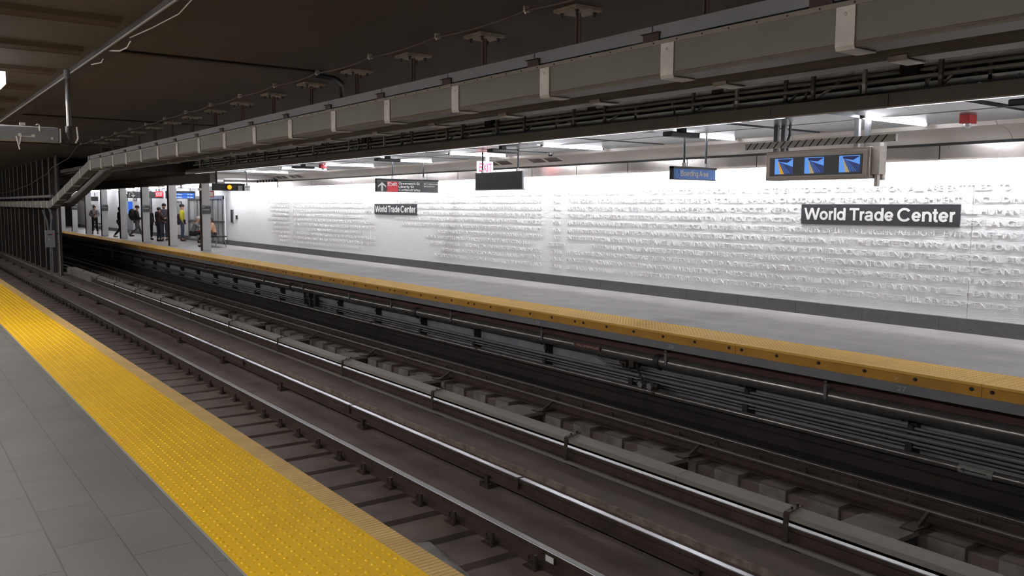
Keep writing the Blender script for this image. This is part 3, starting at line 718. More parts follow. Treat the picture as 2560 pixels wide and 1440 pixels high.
# upper tray
tr = empty('cable_tray', (0, 0, .28)); tr.parent = du; tr['label'] = 'grey flat tray along the top'
yy = sy[0] + .2 - 1.6
while yy < 29:
    MB().box(.02, .3, yy + .008, yy + 1.592, .045, .155).build('tray_side', m_tray, tr)
    MB().box(.0, .02, yy - .09, yy + .09, .005, .09).box(-.025, .02, yy - .1, yy + .1, .09, .096).build('splice_plate', m_clip, tr)
    yy += 1.6
o = MB().box(.02, .3, 29.3, 29.5, .045, .15).build('tray_end', m_tray, tr)
MB().tube([(.1, 37.3, -1.03), (.1, 70, -1.03)], .06, 10).build('low_pipe', m_tray, tr)
# second duct
d2 = empty('cable_duct', (5.85, 0, 2.77)); tag(d2, 'narrower second duct right behind the main one, with small hooks', 'duct')
path2 = [(Y0, 0), (30.2, 0), (37.8, -1.15), (39.5, -1.15)]
sweep([(0, .012), (.012, 0), (.24, 0), (.24, .2), (0, .2)], path2).build('duct_body', m_duct, d2)
sweep([(-.006, .1), (-.012, .09), (-.012, .03), (-.0, .02)], path2[:2]).build('side_flange', m_ductseam, d2)
s2 = MB(); yy = -5
while yy < 16: s2.ball((-.002, yy, .14), .009, 6, 4); yy += .8
s2.build('flange_screws', m_dark, d2)['kind'] = 'stuff'
hk = empty('hook', (0, 0, 0)); hk.parent = d2
MB().prism([(-.02, .02), (-.02, .0), (.0, -.016), (.24, -.016), (.262, .0), (.256, .004), (.236, -.008), (.004, -.008), (-.012, .002), (-.012, .02)], -.07, .07).build('hook_plate', m_duct_end, hk)
hk.location = (0, sy[0] - .0, 0)
for yy in sy[1:18]: copy_tree(hk, (0, yy, 0), d2)
# plate between bend halves (dark void seen below bend)
# hangers
hh = empty('duct_hanger', (5.47, 0, 0))
MB().box(-.17, .17, -.17, .17, 3.57, 3.598).box(-.15, .15, -.15, .15, 3.562, 3.57).build('ceiling_plate', m_hangplate, hh)
for a, b_ in ((-.11, -.11), (.11, -.11), (-.11, .11), (.11, .11)):
    MB().tube([(a, b_, 3.52), (a, b_, 3.565)], .012, 6).tube([(a, b_, 3.55), (a, b_, 3.564)], .022, 6).build('anchor_bolt', m_dark, hh)
MB().box(-.03, .03, -.006, .006, 3.0, 3.56).box(-.006, .006, -.03, .03, 3.0, 3.56).build('rod', m_hanger, hh)
MB().box(-.26, .62, -.02, .02, 3.03, 3.06).box(.38, .42, -.02, .02, 2.97, 3.03).build('crossbar', m_dark, hh)
hys = [4.83 + 1.592 * k for k in range(-5, 16)]
for i, yy in enumerate(hys):
    o = hh if i == 0 else copy_tree(hh)
    o.location = (5.47, yy, 0)
    lab = 'rod hanger with square ceiling plate above the duct'
    if yy > 4: lab = '%s hanger rod with square ceiling plate above the duct' % ORD[min(19, i - 5)]
    tag(o, lab.replace('nearest hanger', 'nearest hanger') if yy > 4 else 'rod hanger above the duct outside the view at right', 'hanger', 'hangers of the cable duct')
# thin conduit along the ceiling with clips
cc = empty('ceiling_conduit', (0, 0, 0)); tag(cc, 'thin cable sagging between clips along the dark ceiling', 'cable')
pts = []; clipy = [3.4 + 1.62 * k for k in range(-4, 17)]
for a, b_ in zip(clipy, clipy[1:]):
    for q in range(4):
        t = q / 4; pts.append((5.0 + .012 * sin(a * 9) + .03 * sin(pi * t), a + (b_ - a) * t, 3.56 - .02 * sin(pi * t)))
pts += [(5.05, 30, 3.56), (5.2, 31.5, 3.5), (5.25, 33, 3.3), (5.28, 37, 3.1), (5.3, 38.5, 2.9), (5.3, 44, 2.55), (5.3, 52, 2.3), (5.3, 60, 2.3)]
MB().tube(pts, .012, 6).build('cable', m_hanger, cc, smooth=True)
for a in clipy: MB().box(4.98, 5.04, a - .012, a + .012, 3.545, 3.6).ball((5.0, a, 3.54), .014, 6, 4).build('clip', m_duct_end, cc)
o = MB().tube([(5.14, 11.8, 3.585), (5.4, 11.85, 3.575), (5.7, 12.2, 3.55), (5.95, 12.7, 3.45), (6.0, 12.95, 3.2), (6.0, 13, 2.98)], .045, 10).build('flexible_hose', m_black, smooth=True)
tag(o, 'thick black hose curving from the dark ceiling down behind the duct', 'hose')

# ================================================================== OVERHEAD CLUTTER BEHIND THE DUCT
m_oh = mat('overhead_conduit_grey', 'c4c2be', .6, .1, var=.2, vscale=4); m_oh2 = mat('overhead_conduit_pale', 'e2e0dc', .5, .1)
m_st = mat('strut_zinc', '8f8b86', .6, .2, var=.2)
for i, (x, z, r) in enumerate([(8.95, 3.12, .02), (9.02, 3.2, .02), (9.1, 3.27, .03), (9.3, 3.16, .018), (9.5, 3.33, .045), (9.75, 3.24, .025), (9.95, 3.38, .05), (10.3, 3.32, .03), (8.4, 3.42, .03), (8.0, 3.5, .02), (7.4, 3.52, .035)]):
    o = MB().tube([(x, Y0, z), (x, 31.5, z)], r, 8).build('overhead_conduit', m_oh if i % 3 else m_oh2, smooth=True)
    tag(o, 'grey conduit running in the dark gap above the far ceiling fascia', 'conduit', 'conduits in the dark gap above the fascia')
lad = MB()
for x in (9.15, 9.45): lad.box(x, x + .02, Y0, 31, 3.03, 3.09)
yy = -6
while yy < 31: lad.box(9.15, 9.45, yy, yy + .02, 3.05, 3.07); yy += .25
o = lad.build('ladder_tray', m_oh); tag(o, 'ladder cable tray lying in the dark gap above the fascia', 'cable tray')
for k in range(46):
    yy = 1.6 + .64 * k + random.uniform(-.15, .15)
    e = empty('strut_frame', (0, yy, 0)); tag(e, 'dark strut with diagonal brace holding the far ceiling', 'strut', 'ceiling struts in the dark gap above the fascia')
    x = 8.85 + random.choice((0, .12, .3))
    MB().box(x, x + .04, -.02, .02, 2.94, 3.6).build('post', m_st if k % 3 else m_oh2, e)
    s_ = random.choice((-1, 1))
    MB().tube([(x + .02, .02, 2.96), (x + .3 + random.random() * .4, s_ * (.3 + random.random() * .5), 3.59)], .016, 4).build('brace', m_oh if k % 2 else m_st, e)
    if k % 2: MB().tube([(x - .1, -.3, 3.55), (x + .25, .3, 3.02)], .014, 4).box(x + .3, x + .34, .28, .32, 2.94, 3.6).build('cross_brace', m_st, e)
    if k % 4 == 1: MB().box(x + .1, x + .3, .3, .5, 3.15, 3.35).build('junction_box', m_dark, e)
for k in range(12):
    yy = 2.2 + 2.4 * k
    e = empty('drop_beam', (0, yy, 0)); tag(e, 'dark stub column dropping from the ceiling behind the second duct', 'stub column', 'stub columns behind the second duct')
    MB().box(9.6, 9.62, -.08, .08, 2.99, 3.6).box(9.6, 9.8, -.01, .01, 2.99, 3.6).box(9.78, 9.8, -.08, .08, 2.99, 3.6).build('flanges', m_dark, e)
lp = MB()
for k in range(20): 
    yy = 1.2 + 1.5 * k; lp.ring((8.75, yy, 2.94), .022, .005, 'x', 8, 4, 0, pi)
tag(lp.build('wire_loops', m_conduit), 'small wire loops along the top of the far fascia', 'wire', kind='stuff')

# ================================================================== FAR CEILING LIGHTS
lamp = empty('ceiling_light', (0, 0, 0))
MB().box(9.78, 11.35, -.035, .035, 2.87, 2.93).box(9.80, 9.84, -.03, .03, 2.83, 2.87).box(11.28, 11.32, -.03, .03, 2.83, 2.87).build('housing', m_tray, lamp)
MB().tube([(9.84, 0, 2.842), (11.3, 0, 2.842)], .017, 10).build('tube', m_tube, lamp, smooth=True)
for i in range(-2, 8):
    o = lamp if i == -2 else copy_tree(lamp); o.location = (0, 6.1 + 3.2 * i, 0)
    tag(o, ('%s lit tube light set in the far metal ceiling' % ORD[i]) if i >= 0 else 'lit tube light of the far ceiling right of the view', 'ceiling light', 'tube lights of the far metal ceiling')
# edge light along the fascia (lit in lengths)
ee = [(-6, -.5), (1.0, 5.15), (6.45, 6.95), (7.1, 8.6), (8.7, 11.7), (11.8, 14.8), (14.9, 17.9), (18, 21), (21.1, 24.2), (24.3, 27.3), (27.4, 30.4)]
for i, (a, b_) in enumerate(ee):
    o = MB().box(8.725, 8.755, a, b_, 2.79, 2.815).build('edge_light', m_edge)
    tag(o, 'thin lit strip under the far ceiling fascia', 'strip light', 'lit strips under the far fascia')
o = MB().box(11.93, 11.98, Y0 + .1, 37, 2.56, 2.60).build('cove_light', m_cove); tag(o, 'lit cove strip hidden behind the steel band washing the lettered wall', 'strip light')
o = MB().box(11.96, 12.04, 38.0, 74, 2.62, 2.66).build('cove_light', m_cove); tag(o, 'lit strip washing the plain wall behind the columns', 'strip light')
# dark speakers under ceiling
for i, (x, y) in enumerate([(9.35, 8.65), (9.5, 13.3), (9.35, 17.6), (9.4, 22.6), (9.3, 3.95)]):
    e = empty('speaker', (x, y, 2.76)); lab = ['above the blue boarding sign', 'above the blank panel', 'above the exit sign', 'far along the ceiling by the red strobe', 'at the right edge of the view'][i]
    tag(e, 'black box speaker under the far ceiling, %s' % lab, 'speaker', 'black speakers under the far ceiling')
    MB().box(-.3, .3, -.09, .09, -.03, .04).build('case', m_black, e, bevel=.015)
    MB().box(-.05, .05, -.05, .05, .04, .09).build('mount', m_dark, e)
# strobes
def strobe(x, y, lab):
    e = empty('strobe_alarm', (x, y, 2.80)); tag(e, lab, 'alarm')
    MB().box(-.09, .09, -.06, .06, -.05, .05).build('base', mat('strobe_red', 'b3262a', .5), e)
    MB().ball((0, 0, -.06), (.045, .045, .05), 12, 6).build('lens', m_glass, e, smooth=True)
strobe(10.6, 5.2, 'red strobe alarm with clear dome under the ceiling at right'); strobe(9.8, 22.2, 'small red strobe alarm far along the ceiling')
e = empty('smoke_detector', (11.3, 14.1, 2.83)); tag(e, 'small round detector under the far ceiling by the vents', 'detector')
MB().tube([(0, 0, .02), (0, 0, -.02)], .07, 14).build('body', m_lampbody, e); MB().tube([(0, 0, -.02), (0, 0, -.05)], [.05, .035], 14).build('sensor', m_dark, e)
# vents
for i, (y, lab) in enumerate([(15.2, 'louvred vent pair in the curved soffit right of the blank panel'), (17.0, 'louvred vent pair in the curved soffit above the blank panel'), (29.3, 'vent pair in the soffit at the far left end'), (30.6, 'leftmost vent pair in the soffit')]):
    e = empty('soffit_vent', (11.78, y - .35, 2.705)); e.rotation_euler = (0, rad(22), 0); tag(e, lab, 'vent')
    MB().box(-.24, .24, -.52, -.03, .03, .05).box(-.24, .24, .03, .52, .03, .05).build('grille', mat('vent_grille', '5b524a', .7), e)
    fr = MB()
    for a, b_ in ((-.56, -.52), (-.03, .03), (.52, .56)): fr.box(-.28, .28, a, b_, .02, .05)
    fr.box(-.28, -.24, -.56, .56, .02, .05).box(.24, .28, -.56, .56, .02, .05).build('vent_frame', m_soffit, e)

# ================================================================== SIGNS
def rod_pair(e, pts, ztop, zbot, m=m_black):
    for (x, y) in pts: 
        MB().tube([(x, y, zbot), (x, y, ztop)], .018, 8).build('rod', m, e)
        MB().box(x - .025, x + .025, y - .02, y + .02, zbot - .01, zbot + .06).build('clamp', m_lampbody, e)
# exit sign
e = empty('exit_sign', (9.8, 19.04, 2.07)); tag(e, 'black hanging sign with up arrow, red Exit block and street names', 'sign')
MB().box(0, 1.75, -.03, .03, 0, .285).build('panel', m_signblack, e)
MB().box(-.01, 1.76, -.045, .045, .285, .325).box(-.012, 0, -.04, .04, 0, .3).build('top_rail', m_black, e)
MB().box(0, 1.75, -.034, -.03, .262, .268).build('white_line', m_letter, e)
MB().box(.28, .58, -.034, -.03, 0, .258).build('red_block', m_red, e)
MB().add([(.14, -.034, .24), (.25, -.034, .15), (.25, -.034, .11), (.165, -.034, .175), (.165, -.034, .02), (.115, -.034, .02), (.115, -.034, .175), (.03, -.034, .11), (.03, -.034, .15)], [(0, 1, 2, 3, 4, 5, 6, 7, 8)]).build('arrow', m_letter, e)
helv('Exit', .255, .085, (.295, -.034, .155), FACE_Y, m_letter, 'lettering', e)
helv('Greenwich St', .60, .058, (.6, -.034, .19), FACE_Y, m_letter, 'lettering', e)
helv('Liberty St', .43, .058, (.6, -.034, .108), FACE_Y, m_letter, 'lettering', e)
helv('Cortlandt Way', .62, .058, (.6, -.034, .028), FACE_Y, m_letter, 'lettering', e)
helv('9/11 Memorial', .42, .038, (1.32, -.034, .2), FACE_Y, m_letter, 'lettering', e)
helv('WTC/PATH', .32, .038, (1.32, -.034, .135), FACE_Y, m_letter, 'lettering', e)
rod_pair(e, [(.45, 0), (1.33, 0)], .78, .33)
# blank panel parallel to the track
e = empty('blank_sign', (10.2, 13.8, 2.08)); tag(e, 'blank dark panel hanging on two rods seen from its unlit side', 'sign')
MB().box(-.03, -.005, -.23, 1.40, 0, .345).build('panel', m_blank, e)
MB().box(-.035, .0, -.25, -.23, 0, .35).box(-.035, .0, 1.4, 1.42, 0, .35).box(-.034, .034, -.25, 1.42, -.02, .0).build('frame', m_tray, e)
rod_pair(e, [(0, -.05), (0, 1.2)], .78, .345)
# EXIT lit sign and its twin behind it
m_exitw = mat('exit_face', 'ffffff', .5, emit='dfe6ea', estr=.55); m_exitr = mat('exit_red', 'ff2a45', .5, emit='ff1238', estr=1.6)
e = empty('exit_light', (11.0, 16.0, 2.46)); tag(e, 'white illuminated sign with red EXIT above the blank panel', 'sign')
MB().box(-.26, .15, -.03, .03, 0, .27).build('face', m_exitw, e, bevel=.01)
helv('EXIT', .34, .19, (-.23, -.033, .04), FACE_Y, m_exitr, 'lettering', e)
MB().box(-.04, .04, -.03, .03, .27, .39).build('mount', m_lampbody, e)
# boarding area
m_lblue = mat('boarding_blue', '6a92dc', .5)
e = empty('boarding_sign', (9.8, 9.24, 2.165)); tag(e, 'blue Boarding Area sign with wheelchair symbol hanging on two rods', 'sign')
MB().box(0, .96, -.03, .03, 0, .155).build('panel', m_lblue, e)
MB().box(-.015, .975, -.045, .045, .155, .19).box(-.015, 0, -.04, .04, -.01, .19).box(-.015, .975, -.035, .035, -.012, 0).build('frame', m_black, e)
helv('Boarding Area', .63, .085, (.15, -.034, .045), FACE_Y, m_letter, 'lettering', e)
ic = MB().box(.02, .13, -.0325, -.031, .015, .145)
ic.build('symbol_field', mat('symbol_blue', '3b83d6', .5), e)
MB().ring((.07, -.034, .05), .026, .004, 'y', 14, 5, rad(120), rad(380)).ball((.07, -.035, .125), (.01, .002, .01), 8, 5).tube([(.07, -.034, .11), (.073, -.034, .07), (.098, -.034, .068), (.108, -.034, .04)], .005, 5).build('wheelchair_symbol', m_letter, e)
rod_pair(e, [(.26, 0), (.76, 0)], .69, .19)
# wall name signs
for y1, lab in ((8.59, 'large black World Trade Center name sign on the lettered wall at right'), (23.79, 'distant black World Trade Center name sign on the lettered wall')):
    e = empty('name_sign', (12.188, y1, 1.475)); tag(e, lab, 'sign', 'station name signs on the lettered wall')
    MB().box(-.012, .01, -2.58, 0, 0, .318).build('plate', m_signblack, e)
    helv('World Trade Center', 2.46, .193, (-.012, -.055, .068), FACE_TRACK, m_letter, 'lettering', e)
# monitor
e = empty('monitor_case', (9.9, 7.58, 2.1)); tag(e, 'metal case with three small blue screens hanging over the far platform', 'monitor')
W_ = 1.55; HH = .39
MB().box(0, .22, -W_, 0, 0, HH).build('case', m_fascia, e, bevel=.008)
MB().box(-.012, .0, -W_ + .03, -.03, .03, HH - .035).build('front_plate', m_soffit, e, bevel=.004)
MB().box(-.018, -.011, -W_ + .09, -.075, .055, HH - .085).build('window', mat('monitor_black', '3a3a3e', .3), e)
m_s1 = mat('screen_sky', '6fa0f0', .5, emit='5f9cf0', estr=.75); m_s2 = mat('screen_track', '3a4a78', .5, emit='30437c', estr=.55); m_s3 = mat('screen_yellow', 'e0b040', .5, emit='d8a23a', estr=.6); m_s4 = mat('screen_tan', 'c4b490', .5, emit='b4a482', estr=.6); m_s5 = mat('screen_dark', '2a3560', .5, emit='28335e', estr=.4)
for i, y0_ in enumerate((-.16, -.63, -1.14)):
    s = empty('screen', (-.02, y0_, .08)); s.parent = e
    w_, h_ = .29, .21
    MB().poly([(0, 0, 0), (0, -w_, 0), (0, -w_, h_), (0, 0, h_)]).build('picture', m_s1, s)
    MB().poly([(-.001, -.13, 0), (-.001, -w_, 0), (-.001, -w_, h_ * .45), (-.001, -.07, h_ * .8)]).build('picture_track', m_s2, s)
    MB().poly([(-.002, -.09, 0), (-.002, -.155, 0), (-.002, -.065, h_ * .78), (-.002, -.055, h_ * .78)]).build('picture_edge', m_s3 if i == 0 else m_s4, s)
    MB().poly([(-.002, -.06, h_ * .82), (-.002, -.2, h_ * .72), (-.002, -w_, h_ * .95), (-.002, -.05, h_ * .96)]).build('picture_ceiling', m_s5, s)
    ln = MB()
    for q in range(3): ln.poly([(-.003, -.17 - q * .035, .01), (-.003, -.176 - q * .035, .01), (-.003, -.088 - q * .012, h_ * .72), (-.003, -.086 - q * .012, h_ * .72)])
    ln.build('picture_rails', m_s1, s)
MB().box(.05, .2, -W_ - .1, -W_, .05, HH).box(.2, .26, -W_ - .06, -W_ - .01, -.02, HH + .1).box(.1, .16, -W_ - .05, -W_ - .01, -.1, .06).build('side_bracket', m_duct_end, e)
for yy in (-.08, -.2, -1.3, -1.44):
    MB().box(.08, .13, yy - .03, yy + .03, HH, .78).build('post', m_conduit, e)
MB().tube([(.1, -.3, .78), (.1, -.3, .62), (.1, -.27, .55), (.1, -.27, .4)], .018, 8).build('cable', m_black, e)
# hazard bar
hb = empty('hazard_bar', (9.84, 7.9, 2.53)); tag(hb, 'white bar with black diagonal stripes above the three-screen monitor', 'hazard bar')
LB = 2.23
MB().box(0, .05, -LB, 0, 0, .088).build('bar', m_white, hb)
sp = MB()
for k in range(20):
    a = -.05 - k * .112
    sp.poly([(-.002, a + .03, 0), (-.002, a + .008, 0), (-.002, a - .07, .088), (-.002, a - .048, .088)] if a - .07 > -LB else [(-.002, -LB + .02, 0), (-.002, -LB, 0), (-.002, -LB, .02), (-.002, -LB + .01, .02)])
sp.build('stripes', m_signblack, hb)

# ================================================================== SIGNAL AND PLATES AT THE END OF THE METAL CEILING
e = empty('signal_lamp', (9.0, 28.0, 2.3)); tag(e, 'lit amber signal lamp hanging on a dark pole by the nearest column', 'signal')
MB().tube([(-.3, 0, .6), (-.3, 0, .12)], .03, 8).build('pole', m_black, e)
MB().box(-.42, .62, .0, .12, -.11, .12).build('housing', m_dark, e)
MB().tube([(.1, -.04, 0), (.1, .0, 0)], .085, 16).build('hood', m_dark, e)
MB().ball((.1, -.05, 0), (.075, .03, .075), 14, 8).build('lens', mat('amber_lit', 'ffb020', .4, emit='ff9510', estr=1.5), e, smooth=True)
MB().box(.38, .52, -.04, .0, -.1, .05).build('blank_plate', m_tray, e)
e = empty('number_plate', (9.66, 27.9, 2.2)); tag(e, 'white number plate on a pale post right of the amber lamp', 'sign')
MB().box(-.09, .09, -.02, .0, -.02, .16).build('plate', m_white, e)
text('1854', .14, .05, (-.07, -.022, .09), FACE_Y, m_signblack, 'lettering', e, bold=.01); text('2', .035, .05, (-.02, -.022, .02), FACE_Y, m_signblack, 'lettering', e)
MB().tube([(0, .03, .16), (0, .03, .62)], .026, 8).build('post', m_lampbody, e)
# ================================================================== COLUMNS AND LEFT END
cys = [33.0 + 4.6 * k for k in range(8)]
c0 = empty('column', (0, 0, 0))
MB().box(9.69, 10.0, 0, .22, 0, 3.0).build('shaft', m_grey, c0, bevel=.01)
MB().box(9.676, 9.692, .0, .24, .0, 3.0).build('flange', m_colside, c0)['label'] = 'column side painted dark as shade'  # thin dark plate paints the shade on the column's track side
for i, y in enumerate(cys):
    o = c0 if i == 0 else copy_tree(c0); o.location = (0, y, 0)
    tag(o, '%s grey square column at the far platform edge' % ORD[i], 'column', 'grey columns of the far platform')
for i, y in enumerate(cys):
    if i % 2: continue
    e = empty('column_sign', (9.69, y - .006, 1.38)); tag(e, 'black name plate on the %s column' % ORD[i], 'sign', 'black name plates on the columns')
    MB().box(-.03, .33, -.02, .0, 0, .33).build('plate', m_signblack, e)
    text('WTC', .1, .05, (0, -.022, .23), FACE_Y, m_letter, 'lettering', e); text('Cortlandt', .27, .05, (0, -.022, .15), FACE_Y, m_letter, 'lettering', e)
    MB().box(-.03, .33, -.023, -.02, .3, .31).build('white_line', m_letter, e)
# number plate near top of nearest column
o = MB().box(9.55, 9.83, 32.97, 33.0, 2.26, 2.35).build('track_plate', m_soffit); tag(o, 'small pale plate high on the nearest column', 'sign')
# header beam and ribbed ceiling over the far track
struct(MB().box(9.5, 9.75, 31.3, Y1, 2.55, 2.97).box(9.45, 9.8, 31.3, Y1, 2.53, 2.55).build('trim_12', m_ceil), 'dark header beam over the column row')
rc = MB().box(5.9, 9.5, 31.4, Y1, 2.97, 3.1)
for k in range(10): rc.box(6.1 + .34 * k, 6.22 + .34 * k, 31.4, Y1, 2.93, 2.97)
struct(rc.build('ceiling_ribbed', m_ceil), 'dark ribbed ceiling over the far track beyond the metal ceiling')
struct(MB().box(6.0, 12.0, 31.35, 31.4, 2.86, 3.6).build('wall_bulkhead', m_slot), 'dark bulkhead where the metal ceiling ends')
struct(MB().box(9.75, 12.6, 31.4, Y1, 2.70, 2.97).build('ceiling_back', m_soffit), 'grey ceiling behind the column row')
for i in range(13):
    y = 33.2 + 2.9 * i
    e = empty('ceiling_light', (0, y, 0)); tag(e, '%s lit tube light behind the column row' % ORD[i], 'ceiling light', 'tube lights behind the column row')
    MB().box(10.6, 12.0, -.05, .05, 2.60, 2.70).build('housing', m_lampbody, e)
    MB().tube([(10.65, 0, 2.585), (11.95, 0, 2.585)], .016, 8).build('tube', m_tube, e)
# exposed studs between soffit end and columns
for k in range(22):
    o = MB().box(11.84, 11.88, 0, .03, 2.6, 2.82).build('stud', m_conduit, loc=(0, 31.3 + .3 * k, 0)); tag(o, 'bare metal stud above the steel band at the end of the soffit', 'stud', 'bare studs at the end of the soffit')
struct(MB().box(11.87, 11.885, 31, 38, 2.38, 2.6).build('trim_13', m_fascia), 'brown steel band beyond the soffit')
# pillars between the tracks at left
pl = empty('steel_pillar', (5.6, 0, 0)); tag(pl, 'dark riveted steel pillar between the tracks at the far left', 'pillar', 'dark steel pillars between the tracks')
MB().box(-.09, .09, -.1, -.085, -1.3, 3.6).box(-.09, .09, .085, .1, -1.3, 3.6).box(-.01, .01, -.085, .085, -1.3, 3.6).build('shaft', m_dark, pl)
m_flange = mat('pillar_flange_edge', '9b948c', .6, .1, var=.2, vscale=5)
MB().box(-.1, -.088, -.105, -.05, -1.3, 3.6).build('flange_edge', m_flange, pl)
rv = MB()
for q in range(30): rv.ball((-.103, -.078, -1.15 + .15 * q), .012, 5, 3)
rv.build('rivets', m_conduit, pl)['kind'] = 'stuff'
pys = [39.4 + 1.68 * k for k in range(20)]
for i, y in enumerate(pys):
    o = pl if i == 0 else copy_tree(pl); o.location = (5.6, y, 0)
e = empty('steel_column', (5.58, 37.6, 0)); tag(e, 'thick dark end column carrying a grey electrical box at the left', 'column')
MB().box(-.04, .06, .1, .13, -1.3, 3.6).box(-.08, .0, -.2, .1, -1.3, 3.6).build('shaft', m_dark, e)
MB().box(-.1, -.08, -.22, -.1, -1.3, 2.0).build('flange_edge', m_flange, e)
MB().box(-.2, .2, -.1, .2, -1.24, -1.2).build('foot', m_dark, e)
e = empty('electrical_box', (5.17, 37.3, .05)); tag(e, 'grey electrical box with red label mounted on the dark end column', 'electrical box')
MB().box(-.16, .16, 0, .16, 0, .66).build('case', m_tray, e, bevel=.01)
MB().box(.1, .33, .15, .17, .1, .14).box(.1, .33, .15, .17, .5, .54).build('bracket', m_dark, e)
MB().box(-.08, .1, -.006, .0, .46, .52).build('label_plate', m_signblack, e); MB().box(.06, .12, -.01, -.006, .46, .5).build('label_red', m_red, e); MB().cbox((-.05, -.01, .3), (.03, .02, .03)).build('latch', m_white, e)
MB().tube([(-.05, .08, .66), (-.08, .08, 1.0), (-.22, .1, 1.45)], .03, 8).tube([(.02, .08, .66), (.1, .08, 1.2), (.0, .1, 1.5)], .025, 8).tube([(.0, .08, 0), (.0, .08, -1.2)], .03, 8).build('conduit', m_conduit, e, smooth=True)
struct(MB().box(5.8, 5.84, 39.2, Y1, -1.3, 3.6).build('wall_centre', m_slot), 'dark wall behind the pillars between the tracks')

# ================================================================== NEAR CEILING FITTINGS
e = empty('sign_box', (0, 11.8, 2.45)); tag(e, 'pale grey hanging box with screws and hooks over the near platform', 'light box')
MB().box(.35, 1.78, 0, .12, 0, .185).build('case', m_tray, e, bevel=.02)
MB().box(1.785, 1.80, -.004, .12, .005, .17).build('end_cap', m_duct_end, e)
MB().tube([(1.36, -.012, .075), (1.36, .0, .075)], .02, 8).tube([(1.5, -.012, .07), (1.5, .0, .07)], .02, 8).tube([(1.7, -.012, .05), (1.7, .0, .05)], .016, 8).tube([(1.48, -.01, .06), (1.36, -.01, .06)], .006, 5).build('latches', m_duct_end, e)
MB().tube([(1.57, -.01, .13), (1.57, -.01, .2), (1.55, -.01, .21), (1.53, -.01, .2)], .007, 6).box(1.36, 1.42, -.02, .0, .19, .22).build('hook', m_duct_end, e)
MB().tube([(1.32, -.01, .06), (1.34, -.01, -.04), (1.35, -.01, -.1)], .008, 6).tube([(1.37, -.01, .06), (1.35, -.01, -.04)], .008, 6).build('loose_wire', m_soffit, e)
e2 = empty('conduit_drop', (1.9, 11.85, 0)); tag(e2, 'vertical conduit dropping from the ledge beam to the hanging box', 'conduit')
MB().tube([(0, 0, 3.34), (0, 0, 2.62)], .028, 12).build('pipe', m_pipe, e2, smooth=True)
MB().tube([(0, 0, 2.66), (0, 0, 2.58)], .042, 12).tube([(.0, 0, 2.6), (.02, 0, 2.5), (-.04, 0, 2.45), (-.1, 0, 2.47)], .035, 10).build('elbow', m_dark, e2, smooth=True)
MB().tube([(.09, .02, 2.66), (.1, .02, 2.52), (.07, .02, 2.46)], .01, 6).build('wire', m_duct_end, e2)
MB().tube([(0, 0, 3.34), (0, 0, 3.24)], .036, 12).build('coupling', m_conduit, e2)
# loose wires on the ledge
o = MB().tube([(2.04, 10.2, 3.36), (2.1, 9.9, 3.32), (2.13, 9.7, 3.33), (2.1, 9.4, 3.35)], .008, 6).tube([(2.06, 11.2, 3.34), (2.11, 10.9, 3.33), (2.09, 10.7, 3.34)], .007, 6).build('loose_wire', m_duct_end)
tag(o, 'pale loose wires hanging at the ledge beam', 'wire')
o = MB().tube([(2.08, 7.2, 3.342), (2.14, 7.8, 3.342), (2.1, 8.6, 3.342), (2.05, 9.2, 3.345)], .005, 5).build('thin_cable', m_duct_end); tag(o, 'thin pale cable lying along the ledge beam at top', 'cable')
# near platform fluorescent fixtures (those of the platform the picture is taken from)
nl = empty('fluorescent_fixture', (0, 0, 0))
MB().box(-.12, .12, -.75, .75, 3.12, 3.2).build('housing', m_lampbody, nl)
MB().tube([(-.05, -.72, 3.1), (-.05, .72, 3.1)], .022, 8).tube([(.05, -.72, 3.1), (.05, .72, 3.1)], .022, 8).build('tube', m_neartube, nl)
MB().box(-.01, .01, -.6, -.58, 3.2, 3.355).box(-.01, .01, .58, .6, 3.2, 3.355).build('stem', m_conduit, nl)
spots = [(-1.3, -4.5 + 3.2 * k) for k in range(0, 20)] + [(.93, 12.5)]
for i, (x, y) in enumerate(spots):
    o = nl if i == 0 else copy_tree(nl); o.location = (x, y, 0)
    if i == len(spots) - 1: tag(o, 'lit fluorescent fixture at the left edge above the hanging box', 'light fixture')
    else: tag(o, 'fluorescent fixture of the near platform left of the view', 'light fixture', 'fluorescents over the near platform')
o = MB().box(1.08, 1.2, 11.4, 13.0, 3.06, 3.2).build('light_diffuser', mat('diffuser_lit', 'ffffff', .5, emit='e8efff', estr=1.3)); tag(o, 'bright light diffuser at the left edge under the near ceiling', 'light fixture')

# ================================================================== FAR END OF THE PLATFORM: SIGNS, DOORS, BENCHES
y = 40.0
e = empty('direction_sign', (8.0, 0, 0)); e.location = (10.1, 47.0, 2.06); tag(e, 'black hanging sign with a white curved arrow behind the fourth column', 'sign')
MB().box(0, 1.75, 0, .06, 0, .33).build('panel', m_signblack, e)
MB().tube([(.08, -.012, .04), (.08, -.012, .2), (.11, -.012, .26), (.17, -.012, .28), (.23, -.012, .26), (.26, -.012, .2), (.26, -.012, .14)], .02, 8).add([(.15, -.014, .15), (.37, -.014, .15), (.26, -.014, .03)], [(0, 1, 2)]).build('arrow', m_letter, e)
rod_pair(e, [(.3, .03), (1.4, .03)], .64, .33)
e = empty('exit_light', (10.72, 44.0, 2.08)); tag(e, 'red lit EXIT sign beside the white round arrow behind the columns', 'sign')
MB().box(0, .36, 0, .05, .02, .3).build('face', mat('exit_face_red', 'c8303c', .5, emit='e02038', estr=.8), e)
helv('EXIT', .3, .16, (.03, -.004, .08), FACE_Y, m_exitw, 'lettering', e)
MB().box(.16, .2, .02, .04, .3, .62).build('mount', m_black, e)
e = empty('direction_sign', (11.0, 43.6, 2.08)); tag(e, 'dark sign with a round white right arrow next to the red exit light', 'sign')
MB().box(.1, .62, 0, .05, 0, .3).build('panel', m_signblack, e)
